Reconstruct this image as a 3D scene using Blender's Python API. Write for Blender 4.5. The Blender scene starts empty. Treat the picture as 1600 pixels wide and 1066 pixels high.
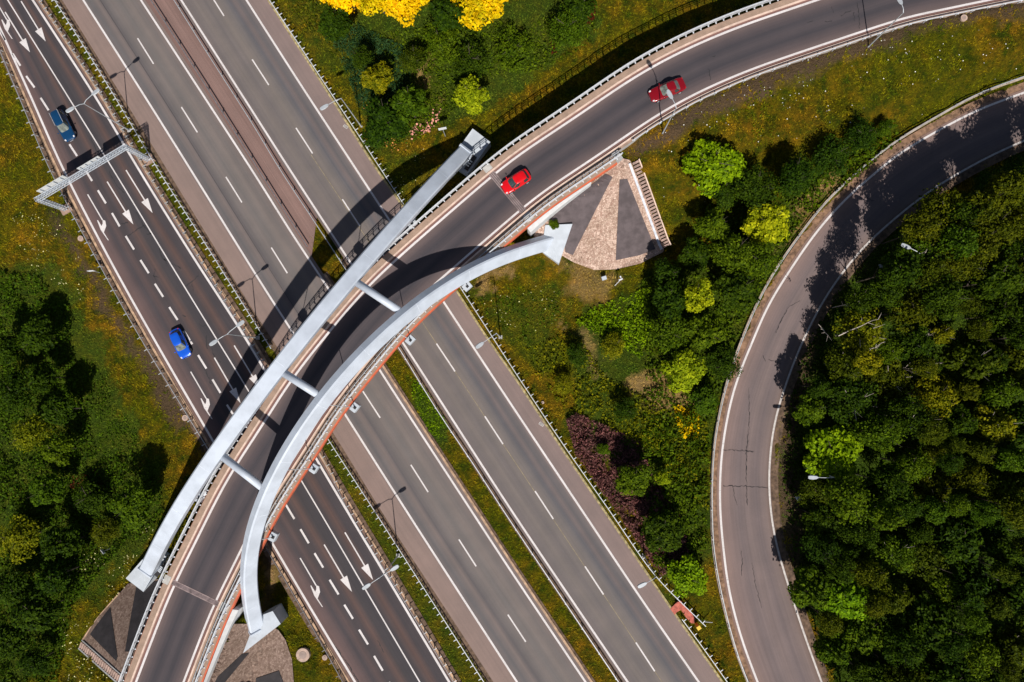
import bpy, bmesh, math, random
import numpy as np
from mathutils import Vector, Matrix, Quaternion

# ------------------------------------------------------------------ camera, sky, sun, exposure
SC = bpy.context.scene
COL = SC.collection
CAM_H = 94.0
FPX = 1066.667                      # focal length in photo pixels (24 mm lens)
NADIR = (838, 580)                  # point of the photo straight below the camera
_nd = Vector(((NADIR[0]-800)/FPX, -(NADIR[1]-533)/FPX, -1)).normalized()
_q = _nd.rotation_difference(Vector((0, 0, -1)))
cd = bpy.data.cameras.new('camera'); cam = bpy.data.objects.new('camera', cd); COL.objects.link(cam)
cd.lens = 24; cd.sensor_width = 36; cd.clip_end = 3000; cd.clip_start = 1
cam.location = (0, 0, CAM_H); cam.rotation_mode = 'QUATERNION'; cam.rotation_quaternion = _q
SC.camera = cam
SHD = (-0.10, 0.875)                # horizontal shadow run per metre of height
SUN_EL = math.atan(1/math.hypot(*SHD))
sun_az = math.atan2(-SHD[1], -SHD[0])
w = bpy.data.worlds.new('World'); SC.world = w; w.use_nodes = True
nt = w.node_tree; nt.nodes.clear()
sky = nt.nodes.new('ShaderNodeTexSky'); sky.sky_type = 'NISHITA'; sky.sun_disc = False
sky.sun_elevation = SUN_EL; sky.sun_rotation = math.pi/2 - sun_az
bg = nt.nodes.new('ShaderNodeBackground'); bg.inputs[1].default_value = 0.05
wo = nt.nodes.new('ShaderNodeOutputWorld')
nt.links.new(sky.outputs[0], bg.inputs[0]); nt.links.new(bg.outputs[0], wo.inputs[0])
sl = bpy.data.lights.new('sun', 'SUN'); sl.energy = 4.6; sl.angle = math.radians(0.5); sl.color = (1, 0.955, 0.89)
so = bpy.data.objects.new('sun', sl); COL.objects.link(so)
so.rotation_mode = 'QUATERNION'
so.rotation_quaternion = Vector((SHD[0], SHD[1], -1)).to_track_quat('-Z', 'Y')
SC.view_settings.view_transform = 'Standard'; SC.view_settings.look = 'None'
SC.view_settings.exposure = 0.0; SC.view_settings.gamma = 1
SC.render.engine = 'CYCLES'

RND = random.Random(7); NR = np.random.default_rng(7)

# ------------------------------------------------------------------ photo pixel -> point at a known height
_R = np.array(_q.to_matrix())
def P(p, z=0.0):
    r = _R @ np.array([(p[0]-800)/FPX, (533-p[1])/FPX, -1.0])
    t = (z-CAM_H)/r[2]
    return np.array([r[0]*t, r[1]*t, z])
def Pf(p, zf):
    z = 1.0
    for _ in range(12):
        a = P(p, z); z = 0.5*z+0.5*float(zf(a[0], a[1]))
    return P(p, z)
def PL(pts, z=0.0):
    return np.array([P(p, z) for p in pts])

def resample(pts, step=1.0, ext=55.0):
    """Catmull-Rom through pts (N,3), even arclength, straight extension at both ends"""
    p = np.asarray(pts, float)
    q = np.vstack([2*p[0]-p[1], p, 2*p[-1]-p[-2]])
    out = []
    for i in range(1, len(q)-2):
        a, b, c, d = q[i-1], q[i], q[i+1], q[i+2]
        n = max(2, int(np.linalg.norm(c-b)/0.4))
        for k in range(n):
            t = k/n
            out.append(0.5*((2*b)+(-a+c)*t+(2*a-5*b+4*c-d)*t*t+(-a+3*b-3*c+d)*t**3))
    out.append(q[-2]); o = np.array(out)
    # gentle smoothing of tracing noise
    for _ in range(60):
        o[1:-1] = 0.5*o[1:-1]+0.25*(o[:-2]+o[2:])
    if ext:
        d0 = o[0]-o[6]; d0 /= np.linalg.norm(d0); d1 = o[-1]-o[-7]; d1 /= np.linalg.norm(d1)
        o = np.vstack([o[0]+d0*ext, o, o[-1]+d1*ext])
    L = np.concatenate([[0], np.cumsum(np.linalg.norm(np.diff(o, axis=0), axis=1))])
    n = max(2, int(L[-1]/step)+1); s = np.linspace(0, L[-1], n)
    return np.stack([np.interp(s, L, o[:, k]) for k in range(3)], 1)
def off(c, d, dz=0.0):
    t = np.gradient(c, axis=0); n = np.stack([-t[:, 1], t[:, 0], 0*t[:, 0]], 1)
    n /= np.linalg.norm(n, axis=1)[:, None]
    d = np.asarray(d, float)
    r = c + n*(d[:, None] if d.ndim else d); r[:, 2] += dz
    return r
def near(c, w):
    return int(np.argmin(((c[:, :2]-np.asarray(w)[:2])**2).sum(1)))
def fitn(c, n):
    L = np.concatenate([[0], np.cumsum(np.linalg.norm(np.diff(c, axis=0), axis=1))]); s = np.linspace(0, L[-1], n)
    return np.stack([np.interp(s, L, c[:, k]) for k in range(3)], 1)

# ------------------------------------------------------------------ materials
MATS = {}
def newmat(name):
    m = bpy.data.materials.new(name); m.use_nodes = True; MATS[name] = m
    return m, m.node_tree, m.node_tree.nodes['Principled BSDF']
def N(nt, t, **k):
    n = nt.nodes.new(t)
    for a, b in k.items(): setattr(n, a, b)
    return n
def mixc(nt, a, b, fac, mode='MIX'):
    n = N(nt, 'ShaderNodeMix', data_type='RGBA', blend_type=mode)
    for s, v in ((n.inputs[6], a), (n.inputs[7], b), (n.inputs[0], fac)):
        if isinstance(v, (tuple, list)): s.default_value = (*v[:3], 1)
        elif isinstance(v, (int, float)): s.default_value = v
        else: nt.links.new(v, s)
    return n.outputs[2]
def noise(nt, scale, detail=3, rough=0.55, vec=None, lo=0.35, hi=0.65):
    n = N(nt, 'ShaderNodeTexNoise'); n.inputs['Scale'].default_value = scale
    n.inputs['Detail'].default_value = detail; n.inputs['Roughness'].default_value = rough
    if vec is None: vec = N(nt, 'ShaderNodeNewGeometry').outputs['Position']
    nt.links.new(vec, n.inputs['Vector'])
    r = N(nt, 'ShaderNodeMapRange'); r.inputs[1].default_value = lo; r.inputs[2].default_value = hi
    nt.links.new(n.outputs[0], r.inputs[0]); return r.outputs[0]
def simple(name, col, rough=0.6, metal=0.0, var=0.15, scale=1.5, coat=0.0, spec=0.5):
    if name in MATS: return MATS[name]
    m, nt, b = newmat(name)
    f = noise(nt, scale, 4)
    d = tuple(max(0, c*(1-var)) for c in col); l = tuple(min(1, c*(1+var)) for c in col)
    nt.links.new(mixc(nt, d, l, f), b.inputs['Base Color'])
    b.inputs['Roughness'].default_value = rough; b.inputs['Metallic'].default_value = metal
    b.inputs['Coat Weight'].default_value = coat; b.inputs['Coat Roughness'].default_value = 0.05
    b.inputs['Specular IOR Level'].default_value = spec
    return m
def asphalt(name, stops, var=0.12, patch=0.10):
    """stops: (lateral fraction, colour) -- worn wheel tracks and shoulders run along the road"""
    m, nt, b = newmat(name)
    uv = N(nt, 'ShaderNodeUVMap'); sx = N(nt, 'ShaderNodeSeparateXYZ'); nt.links.new(uv.outputs[0], sx.inputs[0])
    wob = N(nt, 'ShaderNodeTexNoise'); wob.inputs['Scale'].default_value = 0.06
    nt.links.new(N(nt, 'ShaderNodeNewGeometry').outputs['Position'], wob.inputs['Vector'])
    ma = N(nt, 'ShaderNodeMath', operation='MULTIPLY_ADD'); ma.inputs[1].default_value = 0.03; ma.inputs[2].default_value = -0.015
    nt.links.new(wob.outputs[0], ma.inputs[0])
    ad = N(nt, 'ShaderNodeMath', operation='ADD'); nt.links.new(sx.outputs[0], ad.inputs[0]); nt.links.new(ma.outputs[0], ad.inputs[1])
    cr = N(nt, 'ShaderNodeValToRGB'); nt.links.new(ad.outputs[0], cr.inputs[0])
    e = cr.color_ramp.elements
    while len(e) > 1: e.remove(e[0])
    e[0].position = stops[0][0]; e[0].color = (*stops[0][1], 1)
    for p, c in stops[1:]:
        x = e.new(p); x.color = (*c, 1)
    # streaks stretched along the road
    cx = N(nt, 'ShaderNodeCombineXYZ'); mu = N(nt, 'ShaderNodeMath', operation='MULTIPLY'); mu.inputs[1].default_value = 26
    m2 = N(nt, 'ShaderNodeMath', operation='MULTIPLY'); m2.inputs[1].default_value = 0.05
    nt.links.new(sx.outputs[0], mu.inputs[0]); nt.links.new(sx.outputs[1], m2.inputs[0])
    nt.links.new(mu.outputs[0], cx.inputs[0]); nt.links.new(m2.outputs[0], cx.inputs[1])
    s = noise(nt, 1.0, 4, 0.6, cx.outputs[0], 0.3, 0.7)
    c = mixc(nt, cr.outputs[0], mixc(nt, (1-patch,)*3, (1+patch, 1+patch*0.9, 1+patch*0.8), s), 1.0, 'MULTIPLY')
    g = noise(nt, 7.0, 6, 0.8, None, 0.25, 0.75)
    c = mixc(nt, c, mixc(nt, (1-var,)*3, (1+var,)*3, g), 1.0, 'MULTIPLY')
    g2 = noise(nt, 0.25, 3, 0.6, None, 0.35, 0.7)
    c = mixc(nt, c, mixc(nt, (0.93,)*3, (1.07, 1.05, 1.04), g2), 1.0, 'MULTIPLY')
    nt.links.new(c, b.inputs['Base Color']); b.inputs['Roughness'].default_value = 0.85
    b.inputs['Specular IOR Level'].default_value = 0.2
    return m
def leafmat(name, dark, light, trans=0.25, rough=0.6):
    m, nt, b = newmat(name)
    g = N(nt, 'ShaderNodeNewGeometry'); oi = N(nt, 'ShaderNodeObjectInfo')
    c = mixc(nt, dark, light, g.outputs['Random Per Island'])
    n1 = noise(nt, 0.9, 3, 0.6, None, 0.35, 0.65)
    c = mixc(nt, c, mixc(nt, (0.6, 0.68, 0.6), (1.3, 1.22, 1.1), n1), 1.0, 'MULTIPLY')
    c = mixc(nt, c, mixc(nt, (0.75, 0.85, 0.9), (1.25, 1.1, 0.9), oi.outputs['Random']), 1.0, 'MULTIPLY')
    nt.links.new(c, b.inputs['Base Color']); b.inputs['Roughness'].default_value = rough
    b.inputs['Specular IOR Level'].default_value = 0.06
    tr = N(nt, 'ShaderNodeBsdfTranslucent'); nt.links.new(c, tr.inputs[0])
    mx = N(nt, 'ShaderNodeMixShader'); mx.inputs[0].default_value = trans
    out = nt.nodes['Material Output']
    nt.links.new(b.outputs[0], mx.inputs[1]); nt.links.new(tr.outputs[0], mx.inputs[2]); nt.links.new(mx.outputs[0], out.inputs[0])
    return m
LEAF = {
 'dark': leafmat('leaf_dark', (0.012, 0.030, 0.002), (0.060, 0.110, 0.004)),
 'mid': leafmat('leaf_mid', (0.028, 0.058, 0.002), (0.120, 0.195, 0.006)),
 'bright': leafmat('leaf_bright', (0.075, 0.15, 0.002), (0.25, 0.42, 0.006)),
 'lime': leafmat('leaf_lime', (0.17, 0.22, 0.003), (0.52, 0.56, 0.012)),
 'yellow': leafmat('leaf_yellow', (0.78, 0.44, 0.002), (1.0, 0.70, 0.004), 0.15),
 'olive': leafmat('leaf_olive', (0.026, 0.040, 0.001), (0.120, 0.145, 0.005)),
 'purple': leafmat('leaf_purple', (0.045, 0.014, 0.018), (0.34, 0.15, 0.16)),
 'red': leafmat('leaf_red', (0.04, 0.008, 0.003), (0.16, 0.03, 0.015)),
 'reed': leafmat('leaf_reed', (0.016, 0.048, 0.014), (0.075, 0.150, 0.050)),
 'weed': leafmat('leaf_weed', (0.060, 0.080, 0.001), (0.29, 0.285, 0.008)),
}
M_BARK = simple('bark', (0.10, 0.075, 0.055), 0.9, var=0.4, scale=3)
M_BIRCH = simple('birch_bark', (0.55, 0.47, 0.40), 0.8, var=0.3, scale=3)
def worn(name, col, under, lo, hi):
    m, nt, b = newmat(name); f = noise(nt, 5.0, 6, .75, None, lo, hi); g = noise(nt, .35, 3, .6, None, .3, .7)
    c = mixc(nt, under, col, f); c = mixc(nt, c, mixc(nt, (.86, .85, .84), (1.04,)*3, g), 1.0, 'MULTIPLY')
    nt.links.new(c, b.inputs['Base Color']); b.inputs['Roughness'].default_value = .75; return m
M_LINE = worn('line_paint', (0.78, 0.73, 0.72), (.40, .36, .35), .30, .46)
M_LINEW = simple('worn_line_paint', (0.60, 0.55, 0.52), 0.8, var=0.18, scale=2.5)
M_STEEL = simple('galvanised_steel', (0.50, 0.52, 0.54), 0.55, 0.3, var=0.15, scale=4)
M_RAILW = simple('rail_paint', (0.68, 0.70, 0.73), 0.5, 0.1, var=0.12, scale=4)
M_ARCH = simple('arch_paint', (0.55, 0.60, 0.68), 0.45, var=0.09, scale=0.5)
M_CONC = simple('concrete', (0.42, 0.41, 0.40), 0.9, var=0.15, scale=1.2)
M_CONCW = simple('painted_concrete', (0.52, 0.56, 0.61), 0.7, var=0.09, scale=0.8)
M_TAN = simple('walkway_tan', (0.36, 0.245, 0.18), 0.85, var=0.14, scale=1.1)
M_KERB = simple('kerb_stone', (0.72, 0.53, 0.43), 0.8, var=0.15, scale=1.5)
M_SEAM = simple('seam_sealer', (0.045, 0.022, 0.02), 0.8)
M_ORANGE = simple('fascia_orange', (0.62, 0.13, 0.055), 0.7, var=0.12, scale=1)
M_RED = simple('red_paving', (0.50, 0.13, 0.09), 0.85, var=0.3, scale=2.5)
M_BLACK = simple('rubber', (0.012, 0.012, 0.014), 0.7)
M_DARK = simple('dark_gap', (0.03, 0.028, 0.03), 0.8)
M_CRACK = simple('crack_filler', (0.028, 0.026, 0.028), 0.8)
M_DRAIN = simple('drain_concrete', (0.46, 0.30, 0.19), 0.85, var=0.35, scale=1.3)
M_SOIL = simple('verge_soil', (0.135, 0.085, 0.055), 0.95, var=0.5, scale=1.8)
M_GLASS, _nt, _b = newmat('car_glass')
_b.inputs['Base Color'].default_value = (0.03, 0.045, 0.045, 1); _b.inputs['Roughness'].default_value = 0.06; _b.inputs['Specular IOR Level'].default_value = 1.0
M_SCREEN = simple('windscreen_glass', (0.17, 0.19, 0.165), 0.12, var=0.45, scale=2)
M_LAMPG = simple('lamp_glass', (0.8, 0.8, 0.82), 0.1, var=0.05)
def paint(name, c): return simple(name, c, 0.22, 0.15, var=0.04, coat=1.0)
# lateral wear of each carriageway
def C(*v): return tuple(v)
conc = (0.178, 0.152, 0.148)
A_ASPH = asphalt('asphalt_west', [(0, (.27, .195, .17)), (.235, (.26, .19, .168)), (.262, (.17, .145, .14)), (.33, (.135, .125, .128)), (.42, (.19, .155, .145)),
     (.47, (.125, .112, .115)), (.54, (.165, .145, .14)), (.60, (.19, .162, .152)), (.68, (.165, .148, .143)), (.78, (.20, .168, .155)), (.86, (.17, .148, .142)), (1, (.21, .16, .145))], 0.10, 0.07)
B_ASPH = asphalt('asphalt_east', [(0, (.19, .15, .14)), (.10, (.165, .143, .14)), (.2, (.19, .162, .15)), (.30, (.16, .14, .137)), (.42, (.195, .167, .152)), (.50, (.17, .15, .145)),
     (.57, (.12, .115, .125)), (.63, (.165, .135, .132)), (.68, (.125, .115, .12)), (.745, (.165, .142, .14)), (.77, (.235, .178, .165)), (1, (.25, .185, .17))], 0.10, 0.07)
L_ASPH = asphalt('asphalt_slip_road', [(0, (.17, .11, .10)), (.07, (.15, .10, .095)), (.15, (.115, .082, .082)), (.22, (.072, .062, .068)), (.29, (.105, .075, .074)), (.36, (.068, .058, .062)),
     (.43, (.075, .062, .066)), (.50, (.12, .078, .070)), (.57, (.066, .058, .062)), (.65, (.062, .056, .062)), (.72, (.070, .060, .064)), (.80, (.115, .074, .066)), (.87, (.066, .057, .062)), (1, (.075, .062, .066))], 0.10, 0.10)
R_ASPH = asphalt('asphalt_ramp', [(0, (.26, .135, .115)), (.045, (.19, .115, .105)), (.11, (.155, .115, .11)), (.22, (.10, .080, .084)), (.36, (.062, .056, .064)), (.50, (.088, .074, .080)),
     (.64, (.062, .056, .064)), (.78, (.105, .083, .086)), (.90, (.150, .112, .108)), (.955, (.18, .11, .10)), (1, (.24, .12, .10))], 0.08, 0.08)
O_ASPH = asphalt('asphalt_loop', [(0, (.25, .16, .13)), (.06, (.25, .175, .155)), (.2, (.225, .165, .155)), (.38, (.175, .138, .138)), (.55, (.205, .158, .152)), (.72, (.17, .135, .136)), (.88, (.21, .16, .15)), (1, (.15, .10, .08))], 0.10, 0.10)
MED_ASPH = asphalt('median_paving', [(0, (.20, .125, .11)), (.5, (.255, .165, .145)), (1, (.19, .12, .105))], 0.2, 0.15)

def grassmat():
    m, nt, b = newmat('grass_ground')
    big = noise(nt, 0.10, 4, 0.65, None, 0.40, 0.62)
    med = noise(nt, 0.55, 5, 0.7, None, 0.36, 0.64)
    fine = noise(nt, 3.6, 6, 0.8, None, 0.32, 0.68)
    c = mixc(nt, (0.140, 0.125, 0.002), (0.26, 0.135, 0.006), big)
    c = mixc(nt, (0.045, 0.062, 0.002), c, med)
    c = mixc(nt, c, mixc(nt, (0.40, 0.42, 0.35), (1.55, 1.5, 1.35), fine), 1.0, 'MULTIPLY')
    def attr(n): 
        a = N(nt, 'ShaderNodeAttribute', attribute_name=n); return a.outputs['Fac']
    c = mixc(nt, c, mixc(nt, (0.020, 0.045, 0.004), (0.075, 0.13, 0.010), fine), attr('lush'))
    c = mixc(nt, c, mixc(nt, (0.075, 0.050, 0.030), (0.20, 0.125, 0.075), fine), attr('soil'))
    c = mixc(nt, c, mixc(nt, (0.30, 0.17, 0.05), (0.60, 0.38, 0.17), fine), attr('dry'))
    nt.links.new(c, b.inputs['Base Color']); b.inputs['Roughness'].default_value = 0.95; b.inputs['Specular IOR Level'].default_value = 0.1
    bp = N(nt, 'ShaderNodeBump'); bp.inputs['Strength'].default_value = 0.9; bp.inputs['Distance'].default_value = 0.25
    nt.links.new(fine, bp.inputs['Height']); nt.links.new(bp.outputs[0], b.inputs['Normal'])
    return m
M_GRASS = grassmat()
def cobble():
    m, nt, b = newmat('cobble_paving')
    v = N(nt, 'ShaderNodeTexVoronoi'); v.inputs['Scale'].default_value = 4.2
    nt.links.new(N(nt, 'ShaderNodeNewGeometry').outputs['Position'], v.inputs['Vector'])
    c = mixc(nt, (0.34, 0.20, 0.15), (0.72, 0.54, 0.44), v.outputs['Color'])
    v2 = N(nt, 'ShaderNodeTexVoronoi', feature='DISTANCE_TO_EDGE'); v2.inputs['Scale'].default_value = 4.2
    nt.links.new(N(nt, 'ShaderNodeNewGeometry').outputs['Position'], v2.inputs['Vector'])
    r = N(nt, 'ShaderNodeMapRange'); r.inputs[2].default_value = 0.08; nt.links.new(v2.outputs['Distance'], r.inputs[0])
    c = mixc(nt, (0.16, 0.10, 0.07), c, r.outputs[0])
    g = noise(nt, 0.5, 4, 0.6, None, .35, .65)
    c = mixc(nt, c, mixc(nt, (0.8, .78, .74), (1.1, 1.1, 1.1), g), 1.0, 'MULTIPLY')
    nt.links.new(c, b.inputs['Base Color']); b.inputs['Roughness'].default_value = 0.9
    return m
M_COB = cobble()
M_COBD = M_COB.copy(); M_COBD.name = 'shaded_cobble'  # same cobble with the shade of the left and lower slopes put into its colour
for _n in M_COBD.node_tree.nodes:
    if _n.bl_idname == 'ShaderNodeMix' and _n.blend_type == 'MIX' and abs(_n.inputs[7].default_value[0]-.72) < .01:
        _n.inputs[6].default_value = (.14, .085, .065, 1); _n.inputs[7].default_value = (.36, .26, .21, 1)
M_MEMBD = simple('shaded_slab', (0.030, 0.025, 0.027), 0.8, var=0.25, scale=1.0)  # darker copy of the slab, slope shade painted into its colour
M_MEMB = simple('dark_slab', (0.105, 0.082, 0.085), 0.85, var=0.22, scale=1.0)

# ------------------------------------------------------------------ object helpers
def meshobj(name, V, F, mat, parent=None, uv=None, smooth=False, attrs=None):
    me = bpy.data.meshes.new(name)
    V = np.asarray(V, np.float32).reshape(-1, 3)
    if isinstance(F, np.ndarray):
        nf, k = F.shape
        me.vertices.add(len(V)); me.vertices.foreach_set('co', V.ravel())
        me.loops.add(nf*k); me.loops.foreach_set('vertex_index', F.astype(np.int32).ravel())
        me.polygons.add(nf); me.polygons.foreach_set('loop_start', np.arange(0, nf*k, k, dtype=np.int32))
        me.polygons.foreach_set('loop_total', np.full(nf, k, np.int32))
        me.update(calc_edges=True)
    else:
        me.from_pydata([tuple(map(float, v)) for v in V], [], [tuple(map(int, f)) for f in F]); me.update()
    if uv is not None:
        l = me.uv_layers.new(name='UVMap'); li = np.zeros(len(me.loops), np.int32); me.loops.foreach_get('vertex_index', li)
        l.data.foreach_set('uv', np.asarray(uv, np.float32)[li].ravel())
    if attrs:
        for k, a in attrs.items():
            at = me.attributes.new(k, 'FLOAT', 'POINT'); at.data.foreach_set('value', np.asarray(a, np.float32))
    if mat: me.materials.append(mat)
    if smooth: me.polygons.foreach_set('use_smooth', np.ones(len(me.polygons), bool))
    o = bpy.data.objects.new(name, me); COL.objects.link(o)
    if parent: o.parent = parent
    return o
def tag(o, label=None, cat=None, group=None, kind=None):
    if label: o['label'] = label
    if cat: o['category'] = cat
    if group: o['group'] = group
    if kind: o['kind'] = kind
    return o
def struct(o, label=None): o['kind'] = 'structure'; (label and o.__setitem__('label', label)); return o
def thing(name, label, cat, loc=(0, 0, 0), rz=0.0, group=None):
    o = bpy.data.objects.new(name, None); COL.objects.link(o); o.empty_display_size = 0.5
    o.location = tuple(map(float, loc)); o.rotation_euler = (0, 0, rz)
    return tag(o, label, cat, group)
class MB:
    def __init__(s): s.V = []; s.F = []
    def add(s, V, F):
        b = len(s.V); s.V += [tuple(map(float, v)) for v in V]; s.F += [tuple(i+b for i in f) for f in F]; return s
    def box(s, c, d, rz=0.0, rot=None, taper=1.0):
        x, y, z = [v/2 for v in d]; pts = []
        for sz in (-1, 1):
            k = taper if sz > 0 else 1.0
            for sx, sy in ((-1, -1), (1, -1), (1, 1), (-1, 1)): pts.append(Vector((sx*x*k, sy*y*k, sz*z)))
        M = rot if rot is not None else Matrix.Rotation(rz, 3, 'Z')
        return s.add([M @ p+Vector(c) for p in pts], [(3, 2, 1, 0), (4, 5, 6, 7), (0, 1, 5, 4), (1, 2, 6, 5), (2, 3, 7, 6), (3, 0, 4, 7)])
    def tube(s, a, b, r0, r1=None, n=8, cap=True):
        r1 = r0 if r1 is None else r1; a = Vector(a); b = Vector(b); d = (b-a)
        if d.length < 1e-6: return s
        q = d.to_track_quat('Z', 'Y'); V = []
        for P_, r in ((a, r0), (b, r1)):
            for k in range(n):
                t = 2*math.pi*k/n; V.append(P_+q @ Vector((r*math.cos(t), r*math.sin(t), 0)))
        F = [(k, (k+1) % n, n+(k+1) % n, n+k) for k in range(n)]
        if cap: F += [tuple(range(n-1, -1, -1)), tuple(range(n, 2*n))]
        return s.add(V, F)
    def prism(s, poly, z0, z1):
        n = len(poly); z0 = [z0]*n if np.isscalar(z0) else z0; z1 = [z1]*n if np.isscalar(z1) else z1
        V = [(p[0], p[1], z) for p, z in zip(poly, z0)]+[(p[0], p[1], z) for p, z in zip(poly, z1)]
        a = sum(poly[i][0]*poly[(i+1) % n][1]-poly[(i+1) % n][0]*poly[i][1] for i in range(n))
        F = [(k, (k+1) % n, n+(k+1) % n, n+k) for k in range(n)]+[tuple(range(n-1, -1, -1)), tuple(range(n, 2*n))]
        if a < 0: F = [f[::-1] for f in F]
        return s.add(V, F)
    def sweep(s, c, prof, closed=True, caps=True):
        """profile of (lateral offset, z) swept along curve c; lateral + = left of travel"""
        c = np.asarray(c); m = len(prof); rows = [off(c, p[0], p[1]) for p in prof]
        V = [tuple(rows[j][i]) for i in range(len(c)) for j in range(m)]
        F = []
        for i in range(len(c)-1):
            for j in range(m if closed else m-1):
                k = (j+1) % m; F.append((i*m+j, i*m+k, (i+1)*m+k, (i+1)*m+j))
        if caps and closed: F += [tuple(range(m)), tuple(range((len(c)-1)*m+m-1, (len(c)-1)*m-1, -1))]
        return s.add(V, F)
    def obj(s, name, mat, parent=None, bevel=0.0, smooth=False):
        o = meshobj(name, s.V, s.F, mat, parent, smooth=smooth)
        if bevel:
            m = o.modifiers.new('b', 'BEVEL'); m.width = bevel; m.segments = 2; m.limit_method = 'ANGLE'
        return o
def boxprof(a, b, z0, z1): return [(a, z0), (b, z0), (b, z1), (a, z1)]
def strip(name, c0, c1, mat, parent=None, cols=1):
    n = max(len(c0), len(c1)); a = fitn(c0, n); b = fitn(c1, n)
    V = []; U = []
    L = np.concatenate([[0], np.cumsum(np.linalg.norm(np.diff(a, axis=0), axis=1))])
    for i in range(n):
        for j in range(cols+1):
            t = j/cols; V.append(a[i]*(1-t)+b[i]*t); U.append((t, L[i]))
    F = np.array([[i*(cols+1)+j, i*(cols+1)+j+1, (i+1)*(cols+1)+j+1, (i+1)*(cols+1)+j] for i in range(n-1) for j in range(cols)])
    o = meshobj(name, V, F, mat, parent, uv=U)
    # face up
    me = o.data
    if me.polygons[0].normal.z < 0: me.flip_normals()
    return o
def line(name, c, width, mat, parent, dz=0.012, d=0.0):
    return strip(name, off(c, d-width/2, dz), off(c, d+width/2, dz), mat, parent)
def flat(name, polys, z, mat, parent=None):
    """flat polygons (lists of xy or xyz) in one mesh, facing up"""
    V = []; F = []
    for p in polys:
        n = len(p); a = sum(p[i][0]*p[(i+1) % n][1]-p[(i+1) % n][0]*p[i][1] for i in range(n))
        q = list(p) if a > 0 else list(p)[::-1]
        F.append(tuple(range(len(V), len(V)+n))); V += [(v[0], v[1], z if z is not None else v[2]) for v in q]
    return meshobj(name, V, F, mat, parent)
def clone(o, parent=None):
    c = o.copy(); COL.objects.link(c)
    if parent is not None: c.parent = parent
    for ch in list(o.children): clone(ch, c)
    return c
def pip(x, y, poly):
    x = np.asarray(x); y = np.asarray(y); r = np.zeros(x.shape, bool); n = len(poly)
    for i in range(n):
        x0, y0 = poly[i][:2]; x1, y1 = poly[(i+1) % n][:2]
        if y0 == y1: continue
        k = ((y0 > y) != (y1 > y)) & (x < (x1-x0)*(y-y0)/(y1-y0)+x0); r ^= k
    return r

# ------------------------------------------------------------------ traced lines of the place (photo pixels -> metres)
ll = resample(PL([(0, 44), (50, 155), (100, 267), (170, 403), (243, 534), (331, 686), (422, 843), (488, 955), (555, 1066)]))
lr = resample(PL([(51, 0), (147, 148), (218, 267), (302, 402), (387, 534), (490, 710), (545, 803), (624, 935), (702, 1066)]))
lc = resample(PL([(12, 0), (95, 133), (178, 267), (260, 402), (341, 534), (389, 612), (469, 748), (500, 800), (578, 933), (656, 1066)]))
lrail = resample(PL([(-8, 50), (40, 165), (83, 267), (155, 405), (227, 534), (328, 700), (416, 850), (475, 950), (540, 1066)]))
row1 = resample(PL([(62, 0), (147, 127), (231, 268), (308, 396), (385, 522), (501, 704), (545, 795), (632, 935), (712, 1066)]))
row2 = resample(PL([(88, 0), (170, 131), (251, 267), (325, 383), (398, 500), (514, 684), (589, 800), (672, 930), (759, 1066)]))
ae = resample(PL([(97, 0), (180, 133), (261, 265), (330, 378), (400, 492), (519, 674), (596, 799), (684, 933), (771, 1066)]))
a1 = resample(PL([(130, 0), (215, 133), (299, 267), (399, 428), (459, 522), (537.5, 645), (636, 800), (718, 927), (808, 1066)]))
a2 = resample(PL([(220, 0), (307, 133), (395, 268), (458, 368), (515, 454), (593, 578), (665, 689), (737, 799), (800, 895), (915, 1066)]))
b1 = resample(PL([(283, 0), (399, 181), (454, 267), (550, 414), (631, 538), (715, 668), (800, 799), (893, 937), (981, 1066)]))
b2 = resample(PL([(385, 0), (399, 22), (478, 145), (558, 267), (609, 345), (692, 470), (734, 534), (800, 634), (911, 800), (1000, 933), (1092, 1066)]))
be = resample(PL([(417, 0), (503, 133), (588, 267), (628, 323), (710, 452), (763, 534), (800, 586), (872, 695), (943.5, 800), (1035, 934), (1127, 1066)]))
rail_b = PL([(421, 0), (509, 133), (597, 267), (632, 321), (718, 447), (773, 532), (800, 574), (877, 690), (954, 800)])
m1 = resample(PL([(237, 0), (318, 126), (398, 253), (440, 320), (483, 387)]), ext=0)
m1o = P((200, -60))
m2 = resample(PL([(273, 0), (336, 100), (400, 200), (440, 267), (495, 350), (541, 420), (584, 485), (627, 547), (661, 604), (700, 665), (741, 725), (790, 801), (880, 935), (968, 1066)]))
RZ = 7.0
rn = resample(PL([(214, 1062), (230, 1019), (250, 969), (266, 924), (278, 902), (293, 872), (310, 839), (329, 799), (360, 739), (398, 684), (455, 593), (503, 533), (575, 447), (665, 365),
                  (775, 270), (800, 249), (900, 183), (1000, 115), (1100, 64), (1200, 26), (1278, 0)], RZ), ext=0)
# carry the ramp on beyond the frame with its own curvature
def carry(c, n, at_end=True):
    c = c.copy() if at_end else c[::-1].copy()
    k = 14; t1 = c[-1]-c[-1-k]; t0 = c[-1-k]-c[-1-2*k]
    a = (math.atan2(t1[1], t1[0])-math.atan2(t0[1], t0[0]))/k
    a = (a+math.pi) % (2*math.pi) - math.pi if abs(a) > 1 else a
    th = math.atan2(c[-1][1]-c[-2][1], c[-1][0]-c[-2][0]); out = list(c); st = np.linalg.norm(c[-1][:2]-c[-2][:2])
    for i in range(n):
        th += a; out.append(out[-1]+np.array([math.cos(th)*st, math.sin(th)*st, 0]))
    o = np.array(out); return o if at_end else o[::-1]
s_meas = resample(PL([(690, 427), (800, 334), (890, 267), (1055, 168), (1200, 100), (1325, 53), (1450, 22), (1550, 1)], RZ), ext=0)
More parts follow.
